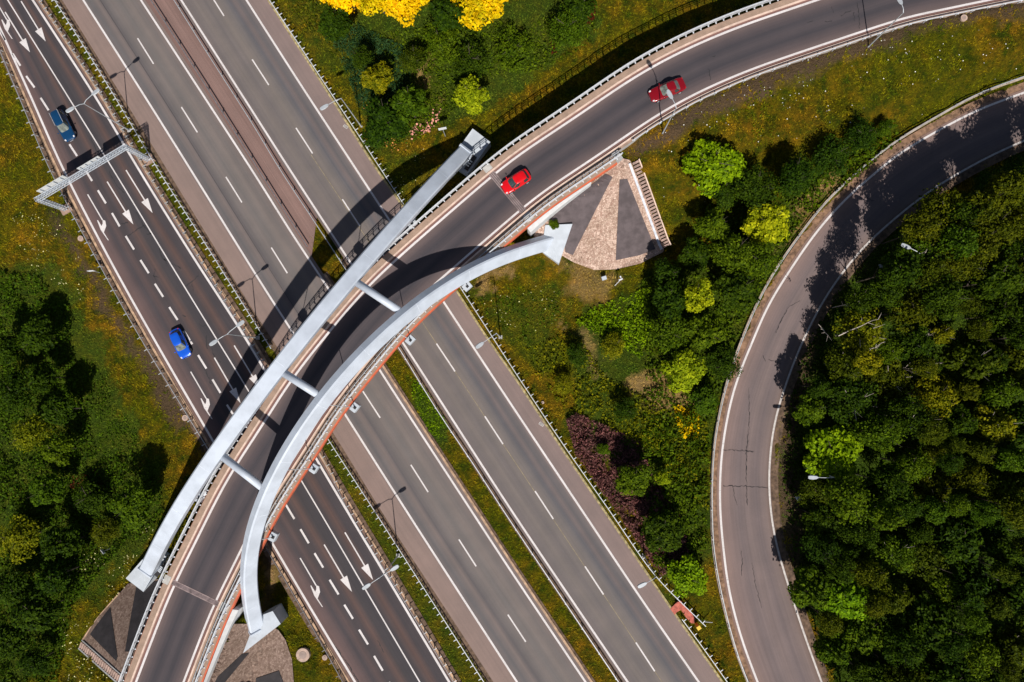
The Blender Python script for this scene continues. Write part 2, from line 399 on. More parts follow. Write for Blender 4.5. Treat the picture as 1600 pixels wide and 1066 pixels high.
# beyond the frame the outer line follows the measured inner line
ext_line = off(s_meas[near(s_meas, P((1325, 53), RZ)):], 5.9)
k = near(rn, ext_line[0]); 
rn = resample(np.vstack([rn[:k-4:4], ext_line[6::4]]), ext=0)
rn = carry(carry(rn, 40), 45, False)
RW = 5.75                                                    # line to line
lo = resample(np.array([P(p, z) for p, z in [((1600, 145), 2.2), ((1525, 173), 2.2), ((1450, 213), 2.1), ((1400, 243), 2.1), ((1373, 266), 2.0), ((1325, 307), 1.9), ((1275, 363), 1.8),
      ((1238, 417), 1.7), ((1200, 477), 1.6), ((1176, 534), 1.5), ((1151, 594), 1.4), ((1136, 654), 1.3), ((1126, 724), 1.2), ((1125, 800), 1.1), ((1131, 862), 1.0), ((1138, 919), .9), ((1158, 997), .8), ((1183, 1064), .7)]]), ext=0)
li = resample(np.array([P(p, z) for p, z in [((1600, 220), 2.2), ((1550, 242), 2.2), ((1504, 267), 2.1), ((1450, 300), 2.0), ((1388, 350), 1.9), ((1350, 385), 1.8), ((1313, 430), 1.7),
      ((1283, 475), 1.6), ((1254, 533), 1.5), ((1238, 572), 1.4), ((1223, 614), 1.3), ((1210, 659), 1.25), ((1203, 709), 1.2), ((1201, 759), 1.15), ((1204, 799), 1.1), ((1212, 849), 1.0), ((1230, 909), .9), ((1255, 987), .8), ((1283, 1064), .7)]]), ext=0)
lg = resample(np.array([P(p, z) for p, z in [((1600, 121), 2.2), ((1525, 148), 2.2), ((1463, 183), 2.1), ((1400, 220), 2.1), ((1343, 265), 2.0), ((1285, 320), 1.9), ((1243, 375), 1.8),
      ((1207, 427), 1.7), ((1177, 484), 1.6), ((1153, 544), 1.5), ((1131, 609), 1.4), ((1116, 684), 1.3), ((1111, 745), 1.2), ((1111, 799), 1.1), ((1113, 857), 1.0), ((1128, 939), .9), ((1151, 1024), .8), ((1168, 1066), .7)]]), ext=0)
lo = carry(carry(lo, 40), 40, False); li = carry(carry(li, 40), 40, False); lg = carry(carry(lg, 40), 40, False)

jn = near(rn, P((770, 268), RZ)); js = near(rn, P((272, 908), RZ))     # expansion joints at either end of the span
kf = near(rn, P((955, 138), RZ))                                       # where the parapet gives way to a guardrail

# ------------------------------------------------------------------ terrain
apE = P((968, 243), 6.4); apW = P((203, 1064), 6.2); apS = P((318, 1085), 6.3)
def fanW(x, y): return 6.1-5.0*np.minimum(1.15, np.hypot(x-apW[0], y-apW[1])/10.5)
_es = resample(off(rn, -RW-2.9), .25, 0)[:, :2]
_es = _es[(_es[:, 0] > -75) & (_es[:, 0] < 40)][::1]
def _dedge(x, y):
    x = np.asarray(x, float); y = np.asarray(y, float)
    return np.sqrt(((x[..., None]-_es[:, 0])**2+(y[..., None]-_es[:, 1])**2).min(-1))
def fanE(x, y): return 6.2-5.5*np.minimum(1.0, .5*np.hypot(x-apE[0], y-apE[1])/15.5+.5*_dedge(x, y)/9.0)
def fanS(x, y):
    x = np.asarray(x, float); y = np.asarray(y, float)
    d = np.sqrt(((x[..., None]-_es[:, 0])**2+(y[..., None]-_es[:, 1])**2).min(-1))
    return 5.7-5.0*np.minimum(1.0, d/3.5)
FE_px = [(966, 246), (984, 250), (1010, 312), (1038, 386), (1036, 394), (1000, 412), (962, 421), (928, 422), (896, 410), (872, 396), (835, 372), (828, 352), (870, 322), (935, 275)]
FW_px = [(203, 1070), (188, 1058), (158, 1030), (128, 1002), (150, 968), (172, 945), (200, 912), (235, 905), (268, 905), (252, 960), (220, 1030)]
FS_px = [(318, 1090), (320, 1060), (345, 1015), (366, 975), (385, 975), (435, 985), (446, 1000), (456, 1030), (459, 1066), (458, 1100)]
FE = [Pf(p, fanE) for p in FE_px]; FW = [Pf(p, fanW) for p in FW_px]; FS = [Pf(p, fanS) for p in FS_px]
ctrl = []
def cs(c, z, k=4):
    for p in c[::k]: ctrl.append((p[0], p[1], z if z is not None else p[2]))
for c in (lrail, ll, lc, lr, row1, ae, a1, a2, b1, b2, be): cs(c, -0.12, 5)
for d in (-2.5,): cs(off(lrail, d), -0.25, 5)
for d in (2.5,): cs(off(be, d), -0.1, 5)
for c, d in ((lo, -1.5), (lo, 3), (li, 1.0), (li, 4)): cs(off(c, d, -0.12), None, 4)
cs(off(li, 12), 1.0, 6)
nE = rn[kf+2:]
cs(off(nE, -RW-1.3), 6.9, 2); cs(off(nE, -RW-2.4), 6.75, 3); cs(off(nE, -RW-4.5), 5.9, 3)
cs(off(rn[jn+6:], 2.2), 0.2, 3); cs(off(rn[jn+6:], 5.5), 0.2, 4)
cs(off(rn[:js-12], 2.4), 4.6, 3); cs(off(rn[:js-20], 8), 1.2, 4); cs(off(rn[:js-12], -RW-3.2), 4.8, 3); cs(off(rn[:js-16], -RW-9), 1.0, 4)
cs(off(rn[js:jn], -3), -0.15, 5)
for fn, F_ in ((fanE, FE), (fanW, FW), (fanS, FS)):
    for p in F_: ctrl.append((p[0], p[1], float(fn(p[0], p[1]))-0.25))
    c0 = np.mean(np.array(F_)[:, :2], 0); ctrl.append((c0[0], c0[1], float(fn(*c0))-0.25))
for p, z in [((1060, 250), 4.6), ((1100, 240), 4.4), ((1050, 330), 2.6), ((1120, 340), 1.6), ((1060, 420), 1.0), ((1200, 180), 4.2), ((1200, 260), 2.2), ((1300, 150), 4.2), ((1400, 120), 4.6), ((1500, 90), 4.4),
             ((950, 470), .5), ((900, 520), .4), ((1000, 560), .6), ((1060, 640), .8), ((950, 700), .2), ((800, 450), .2), ((860, 450), .4), ((880, 560), .2),
             ((480, 60), .3), ((560, 150), .4), ((640, 100), .8), ((760, 60), .8), ((860, 100), .4), ((700, 200), .3), ((660, 260), .2), ((900, 20), .6), ((1050, 10), .4),
             ((40, 300), -.6), ((30, 420), -1.2), ((120, 460), -1.0), ((180, 560), -.9), ((220, 680), -.6), ((60, 640), -1.4), ((120, 820), -.6), ((200, 820), .1), ((40, 960), -.6), ((90, 1040), -.3), ((255, 790), .3), ((215, 880), .6),
             ((1350, 600), 1.1), ((1500, 500), 1.2), ((1550, 800), 1.2), ((1400, 950), 1.0), ((420, 900), .3), ((440, 960), .3), ((480, 1040), .2), ((390, 940), .8), ((1500, 300), 1.6), ((1300, 800), 1.0)]:
    a = P(p, z); ctrl.append((a[0], a[1], z))
ctrl = np.array(ctrl)
gx = np.concatenate([[-900, -500, -260, -180, -140, -120, -108], np.arange(-100, 92.1, 0.6), [100, 112, 140, 190, 280, 500, 900]])
gy = np.concatenate([[-900, -500, -260, -150, -110, -90, -76], np.arange(-68, 68.1, 0.6), [76, 90, 115, 160, 280, 500, 900]])
X, Y = np.meshgrid(gx, gy); pts = np.stack([X.ravel(), Y.ravel()], 1); Z = np.zeros(len(pts))
for i in range(0, len(pts), 8000):
    q = pts[i:i+8000]; d2 = (q[:, None, 0]-ctrl[None, :, 0])**2+(q[:, None, 1]-ctrl[None, :, 1])**2+0.3
    wt = 1/d2**2; Z[i:i+8000] = (wt*ctrl[None, :, 2]).sum(1)/wt.sum(1)
def vn(x, y, s, seed):                     # value noise
    r = np.random.default_rng(seed).random((256, 256)); u = x/s+1000; v = y/s+1000
    i = np.floor(u).astype(int); j = np.floor(v).astype(int); fu = u-i; fv = v-j; fu = fu*fu*(3-2*fu); fv = fv*fv*(3-2*fv)
    g = lambda a, b: r[a % 256, b % 256]
    return (g(i, j)*(1-fu)+g(i+1, j)*fu)*(1-fv)+(g(i, j+1)*(1-fu)+g(i+1, j+1)*fu)*fv
def corridor(c0, c1): return [tuple(p[:2]) for p in c0[::3]]+[tuple(p[:2]) for p in c1[::3][::-1]]
C_L = corridor(off(ll, -0.9), off(lr, 0.9)); C_A = corridor(off(ae, -.15), off(a2, .8)); C_B = corridor(off(b1, -.8), off(be, .15))
C_O = corridor(off(lo, -1.2), off(li, 0.6)); C_R = corridor(off(rn, 1.9), off(rn, -RW-2.3)); C_RI = corridor(off(rn, 1.9), off(rn, -RW-.9))
C_RA = corridor(off(rn[kf:], 1.6), off(rn[kf:], -RW-1.2))
nose = P((497, 372)); med_end = near(m1, P((487, 382)))
C_M = corridor(m1[:med_end+1], fitn(off(m2[:near(m2, nose)+1], 0), 60))
x, y = pts[:, 0], pts[:, 1]
inM = pip(x, y, C_L) | pip(x, y, C_A) | pip(x, y, C_B); inO = pip(x, y, C_O); inR = pip(x, y, C_RI)
inmw = pip(x, y, corridor(off(lrail, -0.5), off(be, 1.0)))
bump = (vn(x, y, 5, 1)-.5)*0.5+(vn(x, y, 1.7, 2)-.5)*0.22
Z = Z+np.where(inmw | inO | inR, 0, bump*1.3)
Z = np.where(inmw, np.minimum(Z, -0.06), Z); Z = np.where(inM, -0.15, Z)
inBr = pip(x, y, corridor(off(rn[js:jn], 1.0), off(rn[js:jn], -RW-1.5)))
Z = np.where(inR, np.minimum(Z, 6.4), Z); Z = np.where(inBr & inmw, np.minimum(Z, -0.06), Z)
for fn, F_ in ((fanE, FE), (fanW, FW), (fanS, FS)):
    k_ = pip(x, y, F_); Z[k_] = fn(x[k_], y[k_])-0.22
for F_, fn in (([(978, 246), (992, 244), (1056, 384), (1046, 398), (1034, 394)], fanE), ([(122, 1002), (134, 996), (198, 1056), (186, 1072)], fanW)):
    po_ = [Pf(p, fn) for p in F_]; k_ = pip(x, y, po_); Z[k_] = np.minimum(Z[k_], fn(x[k_], y[k_])-.2)
iL = np.array([near(lo, p) for p in pts[inO]]) if inO.any() else np.array([], int)
Z[inO] = np.minimum(Z[inO], lo[iL, 2]-0.15)
Zg = Z.reshape(X.shape)
def T(x, y):
    x = np.clip(np.asarray(x, float), gx[0], gx[-1]-1e-3); y = np.clip(np.asarray(y, float), gy[0], gy[-1]-1e-3)
    i = np.searchsorted(gx, x, side='right')-1; j = np.searchsorted(gy, y, side='right')-1
    u = (x-gx[i])/(gx[i+1]-gx[i]); v = (y-gy[j])/(gy[j+1]-gy[j])
    return (Zg[j, i]*(1-u)+Zg[j, i+1]*u)*(1-v)+(Zg[j+1, i]*(1-u)+Zg[j+1, i+1]*u)*v
def W(p): return Pf(p, T)
def WP(pp): return [tuple(W(p)[:2]) for p in pp]
def soft(poly_px, seed, jit=1.2):
    po = WP(poly_px); f = np.zeros(len(x)); n = 5
    r = np.random.default_rng(seed)
    jx = (vn(x, y, 2.2, seed)-.5)*2*jit+(vn(x, y, .8, seed+5)-.5)*jit; jy = (vn(x, y, 2.2, seed+1)-.5)*2*jit+(vn(x, y, .8, seed+6)-.5)*jit
    for _ in range(n):
        f += pip(x+jx+r.normal(0, .35), y+jy+r.normal(0, .35), po)
    return f/n
soil = np.zeros(len(x)); dry = soil.copy(); lush = soil.copy()
for i, pp in enumerate([[(985, 246), (1055, 214), (1130, 176), (1200, 144), (1270, 114), (1350, 84), (1450, 44), (1620, 20), (1620, 0), (1450, 18), (1200, 104), (985, 225)],
        [(205, 545), (226, 534), (262, 590), (330, 700), (318, 712), (290, 668), (258, 660), (235, 600)], [(70, 330), (84, 330), (215, 545), (205, 560), (120, 420)],
        [(405, 840), (425, 860), (425, 960), (405, 960)], [(1330, 300), (1400, 250), (1400, 290), (1330, 350), (1240, 520), (1212, 640), (1218, 780), (1232, 900), (1260, 920), (1240, 700), (1290, 500), (1380, 370)],
        [(1215, 640), (1240, 600), (1250, 800), (1240, 900), (1215, 830)], [(940, 560), (950, 590), (985, 625), (960, 600), (930, 560)]]):
    soil = np.maximum(soil, soft(pp, 20+i, 0.7)*(0.9 if i < 5 else .8))
for i, pp in enumerate([[(830, 400), (890, 405), (960, 428), (965, 440), (940, 470), (905, 460), (885, 430)], [(412, 880), (432, 880), (425, 905), (415, 940), (408, 910)],
        [(985, 570), (1040, 590), (1085, 625), (1075, 655), (1020, 635), (990, 610)], [(1290, 275), (1335, 265), (1250, 345), (1215, 400), (1225, 360)], [(880, 500), (905, 520), (960, 590), (940, 590)],
        [(720, 455), (760, 430), (800, 410), (790, 425), (740, 460)], [(620, 95), (660, 100), (670, 140), (640, 130)]]):
    dry = np.maximum(dry, soft(pp, 40+i, 1.6)*(.5 if i == 0 else .75))
for i, pp in enumerate([[(635, 590), (665, 600), (702, 660), (697, 692), (670, 680), (640, 625)], [(0, 420), (90, 400), (140, 520), (200, 640), (250, 760), (250, 830), (120, 960), (60, 1066), (-60, 1100), (-60, 400)],
        [(1240, 480), (1400, 350), (1640, 220), (1640, 1100), (1290, 1100), (1215, 760)], [(540, 20), (930, -20), (925, 60), (830, 115), (720, 190), (600, 230), (560, 160)],
        [(900, 500), (1025, 430), (1250, 280), (1400, 190), (1260, 340), (1200, 440), (1150, 560), (1110, 680), (1108, 880), (1050, 930), (890, 660)], [(590, 200), (640, 240), (700, 260), (650, 330), (610, 290)],
        [(730, 470), (880, 440), (860, 600), (800, 540)], [(440, 0), (540, 0), (560, 120), (500, 100)]]):
    lush = np.maximum(lush, soft(pp, 60+i, 1.6)*(0.9, .8, .95, .8, .8, .35, .45, .4)[i])
median_dim = soft([(237, 260), (400, 500), (520, 690), (770, 1066), (700, 1066), (500, 710), (385, 530), (60, 0), (90, 0)], 90, .4)*0.45
lush = np.maximum(lush, median_dim)
iy, ix = np.mgrid[0:len(gy)-1, 0:len(gx)-1]; nx_ = len(gx)
F = np.stack([iy*nx_+ix, iy*nx_+ix+1, (iy+1)*nx_+ix+1, (iy+1)*nx_+ix], -1).reshape(-1, 4)
ground = meshobj('ground', np.stack([x, y, Z], 1), F, M_GRASS, smooth=True, attrs={'soil': soil, 'dry': dry, 'lush': lush})
struct(ground, 'grassy ground round the interchange')
def G(arr):
    A = arr.reshape(X.shape)
    def f(px, py):
        i = np.clip(np.searchsorted(gx, px)-1, 0, len(gx)-2); j = np.clip(np.searchsorted(gy, py)-1, 0, len(gy)-2); return A[j, i]
    return f
gsoil, gdry, glush = G(soil), G(dry), G(lush)

# ------------------------------------------------------------------ roads
road_l = struct(strip('slip_road', off(ll, -0.3), off(lr, 0.3), L_ASPH, cols=6))
road_a = struct(strip('west_carriageway', ae, off(a2, 0.55), A_ASPH, cols=6))
road_b = struct(strip('east_carriageway', off(b1, -0.45), be, B_ASPH, cols=6))
road_o = struct(strip('loop_road', off(lo, -0.45), off(li, 0.25), O_ASPH, cols=4))
road_r = struct(strip('ramp_road', off(rn, 0.42), off(rn, -RW-0.42), R_ASPH, cols=4))
i2 = near(m2, nose)
md = struct(strip('median_paving', off(np.vstack([off(a2[near(a2, m1[0])-50:near(a2, m1[0])], 0), off(a2, 0)[near(a2, m1[0]):near(a2, P((488, 412)))]]), 0.5, -0.004), off(b1[:near(b1, P((506, 347)))], -0.4, -0.004), MED_ASPH, cols=2))
line('edge_line', ll, .30, M_LINE, road_l); line('edge_line', lr, .30, M_LINE, road_l); line('lane_line', lc, .17, M_LINE, road_l)
line('edge_line', a1, .27, M_LINE, road_a); line('edge_line', a2, .27, M_LINE, road_a)
line('edge_line', b1, .27, M_LINE, road_b); line('edge_line', b2, .27, M_LINE, road_b)
line('edge_line', lo, .27, M_LINE, road_o); line('edge_line', li, .24, M_LINEW, road_o)
line('edge_line', rn, .29, M_LINE, road_r); line('edge_line', off(rn, -RW), .27, M_LINE, road_r)
def dash(road, pts, width, z=0.012):
    for a, b in pts:
        A_, B_ = P(a), P(b); d = B_-A_; L_ = np.linalg.norm(d)
        if L_ < .3: continue
        n = np.array([-d[1], d[0], 0])/L_*width/2
        flat('lane_dash', [[A_-n, B_-n, B_+n, A_+n]], z, M_LINE, road)
DA = [((147, -48), (172, -8)), ((215, 60), (240, 100)), ((283.5, 167.5), (308.5, 207)), ((353, 276.5), (378, 316.5)), ((424, 387), (449, 427)), ((492, 495), (517, 535)), ((567, 611.5), (594, 653)),
      ((642, 726.5), (669, 769)), ((717, 843), (744, 885)), ((793.5, 960.5), (821.5, 1003)), ((872, 1080), (900, 1123))]
DB = [((324, -16), (350, 25)), ((394, 93), (420, 133)), ((462.5, 200), (488.5, 240)), ((535, 311.6), (562, 353)), ((607, 424), (634, 466)), ((682, 537), (711, 580.5)), ((757.5, 650.5), (786, 694)),
      ((836, 767.5), (864.5, 811)), ((914, 885), (943, 929)), ((993.5, 1004), (1023, 1049))]
DL = [((-3, 45), (8, 63)), ((20, 84), (32, 103)), ((41, 119), (54, 137)), ((63.5, 153), (76, 172.5)), ((86, 190), (98, 208)), ((108.5, 225.5), (120.5, 244)), ((131, 262), (144, 283)), ((153, 297.5), (165.5, 318)), ((175, 333), (187, 354)), ((196.5, 369), (209.5, 390)),
      ((219.5, 406.5), (232.5, 427)), ((242, 443.5), (255, 464)), ((264.5, 480), (277.5, 500)), ((287.5, 517), (300.5, 538)), ((309.5, 555), (322.5, 576)), ((332, 593), (344.5, 614)), ((354.5, 632.5), (364, 647)),
      ((446.5, 788.5), (460, 811)), ((469.5, 827), (482.5, 849)), ((491.5, 864.5), (505, 887)), ((515, 906), (529, 929)), ((538, 945), (551.5, 967)), ((561, 984), (575, 1007)), ((584.5, 1025), (598, 1048)), ((608, 1066), (622, 1090))]
dash(road_a, DA, .19); dash(road_b, DB, .19); dash(road_l, DL, .28)
# pale wear line that joins the dashes of the east carriageway
bm_ = resample(PL([(607, 424), (711, 580.5), (786, 694), (864, 811), (943, 929), (1023, 1049)]), ext=20)
wl = line('worn_seam', bm_, .07, simple('seam_pale', (0.30, 0.24, 0.15), .9, var=.3), road_b, dz=.006)
# a thin dark seam of the west carriageway
sm = off(a1, 2.05); line('tar_seam', sm[:near(sm, P((460, 560)))], .05, M_CRACK, road_a, dz=.006)
def arrow(road, s, t, hl=.30, hw=1.0):
    A_, B_ = P(s), P(t); d = B_-A_; L_ = np.linalg.norm(d); u = d/L_; n = np.array([-u[1], u[0], 0])
    b = A_+u*L_*(1-hl)
    flat('arrow_marking', [[A_-n*.09, b-n*.09, b+n*.09, A_+n*.09], [b-n*hw*.55, B_, b+n*hw*.55]], .012, M_LINE, road)
for s_, t_ in [((33, 2), (71.5, 65)), ((8, 19), (47, 82)), ((197, 266), (238.5, 333)), ((167.5, 284), (208.5, 351)), ((539, 832), (583, 906.5)), ((506.5, 851), (550, 925)), ((366, 540), (407, 609)), ((335, 559), (376, 630))]:
    arrow(road_l, s_, t_)
zz = lambda a: ((a[0])/3.9925, 267+a[1]/3.9925)
ref = P(zz((547, 148)))
MA = [[(544, 150), (550, 146), (643, 306), (637, 310)], [(640, 306), (657, 312), (663, 345), (648, 385), (680, 435), (672, 432), (628, 368), (606, 310), (611, 308), (634, 345), (641, 330)]]
for s_ in [(137, 304), (298, 581), (469, 872), (-12, -8)]:
    dv = P(s_)-ref; flat('merge_arrow', [[P(zz(v))+dv for v in pl] for pl in MA], .012, M_LINE, road_l)
# cracks
def crack(road, pp, wd=.07, z=.007, zb=0.0, seed=0):
    r = random.Random(seed+int(pp[0][0])); w_ = PL(pp, zb); q = []
    for a, b in zip(w_[:-1], w_[1:]):
        n = max(2, int(np.linalg.norm(b-a)/.25))
        for k_ in range(n):
            t = k_/n; q.append(a*(1-t)+b*t+np.array([r.uniform(-.09, .09), r.uniform(-.09, .09), 0]))
    q.append(w_[-1]); q = np.array(q); L_, R_ = off(q, wd/2, z), off(q, -wd/2, z)
    wv = np.array([r.uniform(.2, 1) for _ in q])[:, None]; c_ = (L_+R_)/2
    V = np.vstack([c_+(L_-c_)*wv, c_+(R_-c_)*wv]); n = len(q)
    o = meshobj('crack', V, np.array([[i+n, i+n+1, i+1, i] for i in range(n-1)]), M_CRACK, road)
for pp in [[(170, 268), (183, 290), (195, 302)], [(143, 217), (150, 235), (155, 240)], [(200, 368), (213, 360), (226, 352), (232, 362), (238, 367)], [(213, 330), (220, 345), (226, 356)], [(228, 366), (238, 366)], [(248, 388), (252, 400), (262, 413)],
           [(256, 405), (270, 412), (283, 420)], [(242, 420), (241, 432), (245, 442)], [(238, 430), (248, 434)], [(290, 447), (300, 440), (310, 431)], [(300, 443), (302, 455)], [(311, 505), (316, 510), (322, 508)], [(313, 560), (322, 580), (330, 600)],
           [(285, 492), (291, 495)], [(520, 1005), (545, 1040), (560, 1066)], [(590, 1000), (600, 1020)], [(330, 545), (336, 560), (345, 566)], [(190, 350), (200, 348)], [(140, 245), (150, 262)], [(322, 525), (324, 545)]]:
    crack(road_l, pp, .17)
for pp in [[(1340, 5), (1342, 25), (1343, 45)], [(1314, 25), (1322, 20), (1330, 17)], [(1289, 34), (1300, 33)], [(1106, 107), (1109, 115), (1110, 125)], [(1334, 20), (1335, 33)], [(1262, 35), (1270, 33)], [(1298, 10), (1302, 20)], [(1113, 88), (1118, 87)]]:
    crack(road_r, pp, .13, zb=RZ, z=.008)
for pp, zb in [([(1130, 704), (1150, 704), (1178, 706)], 1.3), ([(1130, 760), (1165, 760), (1200, 763)], 1.2), ([(1145, 758), (1147, 775), (1152, 790)], 1.2), ([(1170, 600), (1171, 660), (1166, 720), (1168, 790)], 1.35), ([(1158, 860), (1160, 880), (1159, 900)], 1.0), ([(1175, 880), (1180, 910), (1190, 950)], .95),
               ([(1352, 308), (1358, 312), (1366, 314)], 1.95), ([(1212, 520), (1232, 480), (1250, 470)], 1.6), ([(1192, 555), (1196, 565)], 1.5), ([(1200, 562), (1220, 568)], 1.45)]:
    crack(road_o, pp, .08, zb=zb, z=.014)
# drainage kerbs and soil verges
def ribbon(name, c, d0, d1, z0, z1, mat, label=None):
    return struct(MB().sweep(c, boxprof(d0, d1, z0, z1)).obj(name, mat), label)
ribbon('drain_kerb', ll, -.92, -.60, -.1, .05, M_DRAIN); ribbon('gutter_slot', ll, -.60, -.30, -.1, -.01, simple('gutter', (.19, .115, .09), .9))
ribbon('drain_kerb', lr, .60, .92, -.1, .05, M_DRAIN); ribbon('gutter_slot', lr, .30, .60, -.1, -.01, simple('gutter', (.19, .115, .09), .9))
ribbon('verge_soil', ll, -1.7, -.92, -.1, -.02, M_SOIL); ribbon('verge_soil', lr, .92, 1.45, -.1, -.02, M_SOIL)
ribbon('verge_soil', ae, -.75, -.002, -.1, -.02, M_SOIL); ribbon('grass_kerb', be, .0, .28, -.1, .02, simple('grassy_kerb', (.36, .29, .14), .9, var=.5, scale=2))
k0 = near(a2, P((515, 454)))
ribbon('drain_kerb', a2[k0-2:], .55, .85, -.1, .06, M_DRAIN); ribbon('gutter_slot', a2[k0-2:], .85, 1.15, -.1, -.03, M_SOIL)
k1 = near(b1, P((540, 398)))
ribbon('verge_soil', b1[k1:], -1.15, -.45, -.1, -.03, M_SOIL)
st = strip('verge_soil', off(lo, -1.35, -.03), off(lo, -.45, -.03), simple('verge_dry', (.24, .14, .085), .95, var=.45, scale=1.8)); struct(st)
ribbon('loop_kerb', lg, -.12, .18, -.3, .16, simple('kerb_grey', (.42, .34, .28), .9, var=.3, scale=1.2))
ribbon('verge_soil', li, .25, 1.2, -.2, -.03, M_SOIL)

# ------------------------------------------------------------------ the arch bridge
bridge = thing('arch_bridge', 'white twin-arch road bridge with tubular struts and orange deck edge crossing the motorway', 'bridge', P((520, 600), 0))
BL = Vector(bridge.location)
def child(o, parent=None, name=None):           # parts are modelled in world space: keep them in place under the thing
    o.parent = parent or bridge
    if (parent or bridge) is bridge: o.matrix_parent_inverse = Matrix.Translation(-BL)
    return o
rz0 = rn*np.array([1, 1, 0.0])                   # the same line at height 0, for absolute-height sweeps
span = rz0[js:jn+1]
child(MB().sweep(span, boxprof(1.36, -RW-2.1, 5.7, 6.93)).obj('deck_slab', M_CONC))
kk = near(rn, P((968, 243), RZ))
child(MB().sweep(rz0[:js-2], boxprof(1.36, -RW-2.1, -1.0, 6.93)).obj('abutment', M_CONC))
child(MB().sweep(rz0[jn+3:kk+1], boxprof(1.36, -RW-2.1, -1.0, 6.93)).sweep(rz0[kk:], boxprof(1.36, -RW-1.0, -1.0, 6.93)).obj('abutment', M_CONC))
full = rz0; kk = near(rn, P((968, 243), RZ))
child(MB().sweep(full, boxprof(.66, 1.40, 6.9, 7.13)).obj('walkway', M_TAN))
child(MB().sweep(full, boxprof(.44, .66, 6.9, 7.16)).obj('kerb', M_KERB))
child(MB().sweep(full[:kk], boxprof(-RW-.72, -RW-2.15, 6.9, 7.13)).obj('walkway', M_TAN))
child(MB().sweep(full[kk:], boxprof(-RW-.72, -RW-1.02, 6.9, 7.13)).obj('walkway', M_TAN))
child(MB().sweep(full, boxprof(-RW-.50, -RW-.72, 6.9, 7.16)).obj('kerb', M_KERB))
child(MB().sweep(full, boxprof(-RW-.42, -RW-.498, 6.9, 7.01)).obj('gutter_joint', M_SEAM))
child(MB().sweep(full[:kk], boxprof(-RW-2.15, -RW-2.32, 6.35, 7.02)).obj('fascia', M_ORANGE))
child(MB().sweep(full, boxprof(1.40, 1.47, 6.1, 7.0)).obj('fascia', M_ORANGE))
# expansion joints
def across(i, d): 
    t = rn[i+1]-rn[i-1]; t /= np.linalg.norm(t); n = np.array([-t[1], t[0], 0]); return rn[i]+n*d, t, n
M_JOINT = simple('joint_steel', (0.30, 0.22, 0.21), .6, var=.3); M_PATCH = simple('joint_patch', (.50, .48, .45), .9)
for i, wd in ((js, .7), (jn, .9)):
    p, t, n = across(i, 0)
    q = [p+n*.4-t*wd/2, p+n*.4+t*wd/2, p-n*(RW+.4)+t*wd/2, p-n*(RW+.4)-t*wd/2]
    j = child(flat('expansion_joint', [q], RZ+.016, simple('joint_band', (.17, .125, .125), .8, var=.45, scale=1.5) if i == js else simple('joint_band2', (.15, .12, .12), .8)))
    for o_ in ((-.28, .28) if i == js else (-.36, -.12, .12, .36)):
        q = [p+n*.4+t*(o_-.045), p+n*.4+t*(o_+.045), p-n*(RW+.4)+t*(o_+.045), p-n*(RW+.4)+t*(o_-.045)]
        flat('joint_rail', [q], RZ+.022, M_JOINT, None).parent = j
    for d0, d1 in ((.75, 1.6), (-RW-.8, -RW-1.9)):
        q = [p+n*d0-t*.55, p+n*d0+t*.55, p+n*d1+t*.55, p+n*d1-t*.55]
        child(flat('joint_cover', [q], 7.142, M_PATCH))
# white wing walls outside the orange edge
for ii, d_end in (((near(rn, P((800, 330), RZ)), near(rn, P((905, 262), RZ))), 0), ((near(rn, P((345, 950), RZ)), near(rn, P((290, 1090), RZ))), 1)):
    a_, b_ = ii; c_ = rn[min(a_, b_):max(a_, b_)+1]; n_ = len(c_)
    wdt = np.linspace(.62, .15, n_) if d_end == 0 else np.linspace(.12, .6, n_)
    i0 = off(c_, -RW-2.34); i1 = off(c_, -RW-2.34-wdt)
    V = [];
    for k_ in range(n_): V += [(i0[k_][0], i0[k_][1], 6.75), (i1[k_][0], i1[k_][1], 6.3), (i1[k_][0], i1[k_][1], -.5), (i0[k_][0], i0[k_][1], -.5)]
    F_ = [(4*k_+j, 4*k_+(j+1) % 4, 4*k_+4+(j+1) % 4, 4*k_+4+j) for k_ in range(n_-1) for j in range(4)]+[(0, 1, 2, 3), (4*n_-1, 4*n_-2, 4*n_-3, 4*n_-4)]
    child(meshobj('wing_wall', V, F_, simple('wing_white', (.62, .62, .62), .8, var=.08)))
# arches
AR1 = [(727, 238), (700, 264), (673, 292), (630, 342), (588, 389), (547, 434), (478, 520), (425, 585), (386, 640), (355, 682), (328, 720), (288, 780), (269, 812), (241, 868), (232, 889)]
AR2 = [(866, 376), (840, 380), (790, 393), (755, 407), (726, 421), (669, 458), (628, 489), (582, 532), (539, 574), (505, 617), (482, 647), (446, 700), (426, 738), (413, 768), (390, 828), (381, 874), (380, 904), (385, 940), (400, 982)]
def arch_curve(px, z0, zA):
    e0 = P(px[0], z0); e1 = P(px[-1], z0); ch = e1-e0; L_ = np.linalg.norm(ch); u = ch/L_; out = []
    for p in px:
        z = 8.0
        for _ in range(40):
            a = P(p, z); t = float(np.clip((a-e0) @ u/L_, 0, 1)); z = .6*z+.4*(z0+(zA-z0)*4*t*(1-t))
        out.append(P(p, z))
    return resample(np.array(out), .8, 0), e0, e1
arcs = []
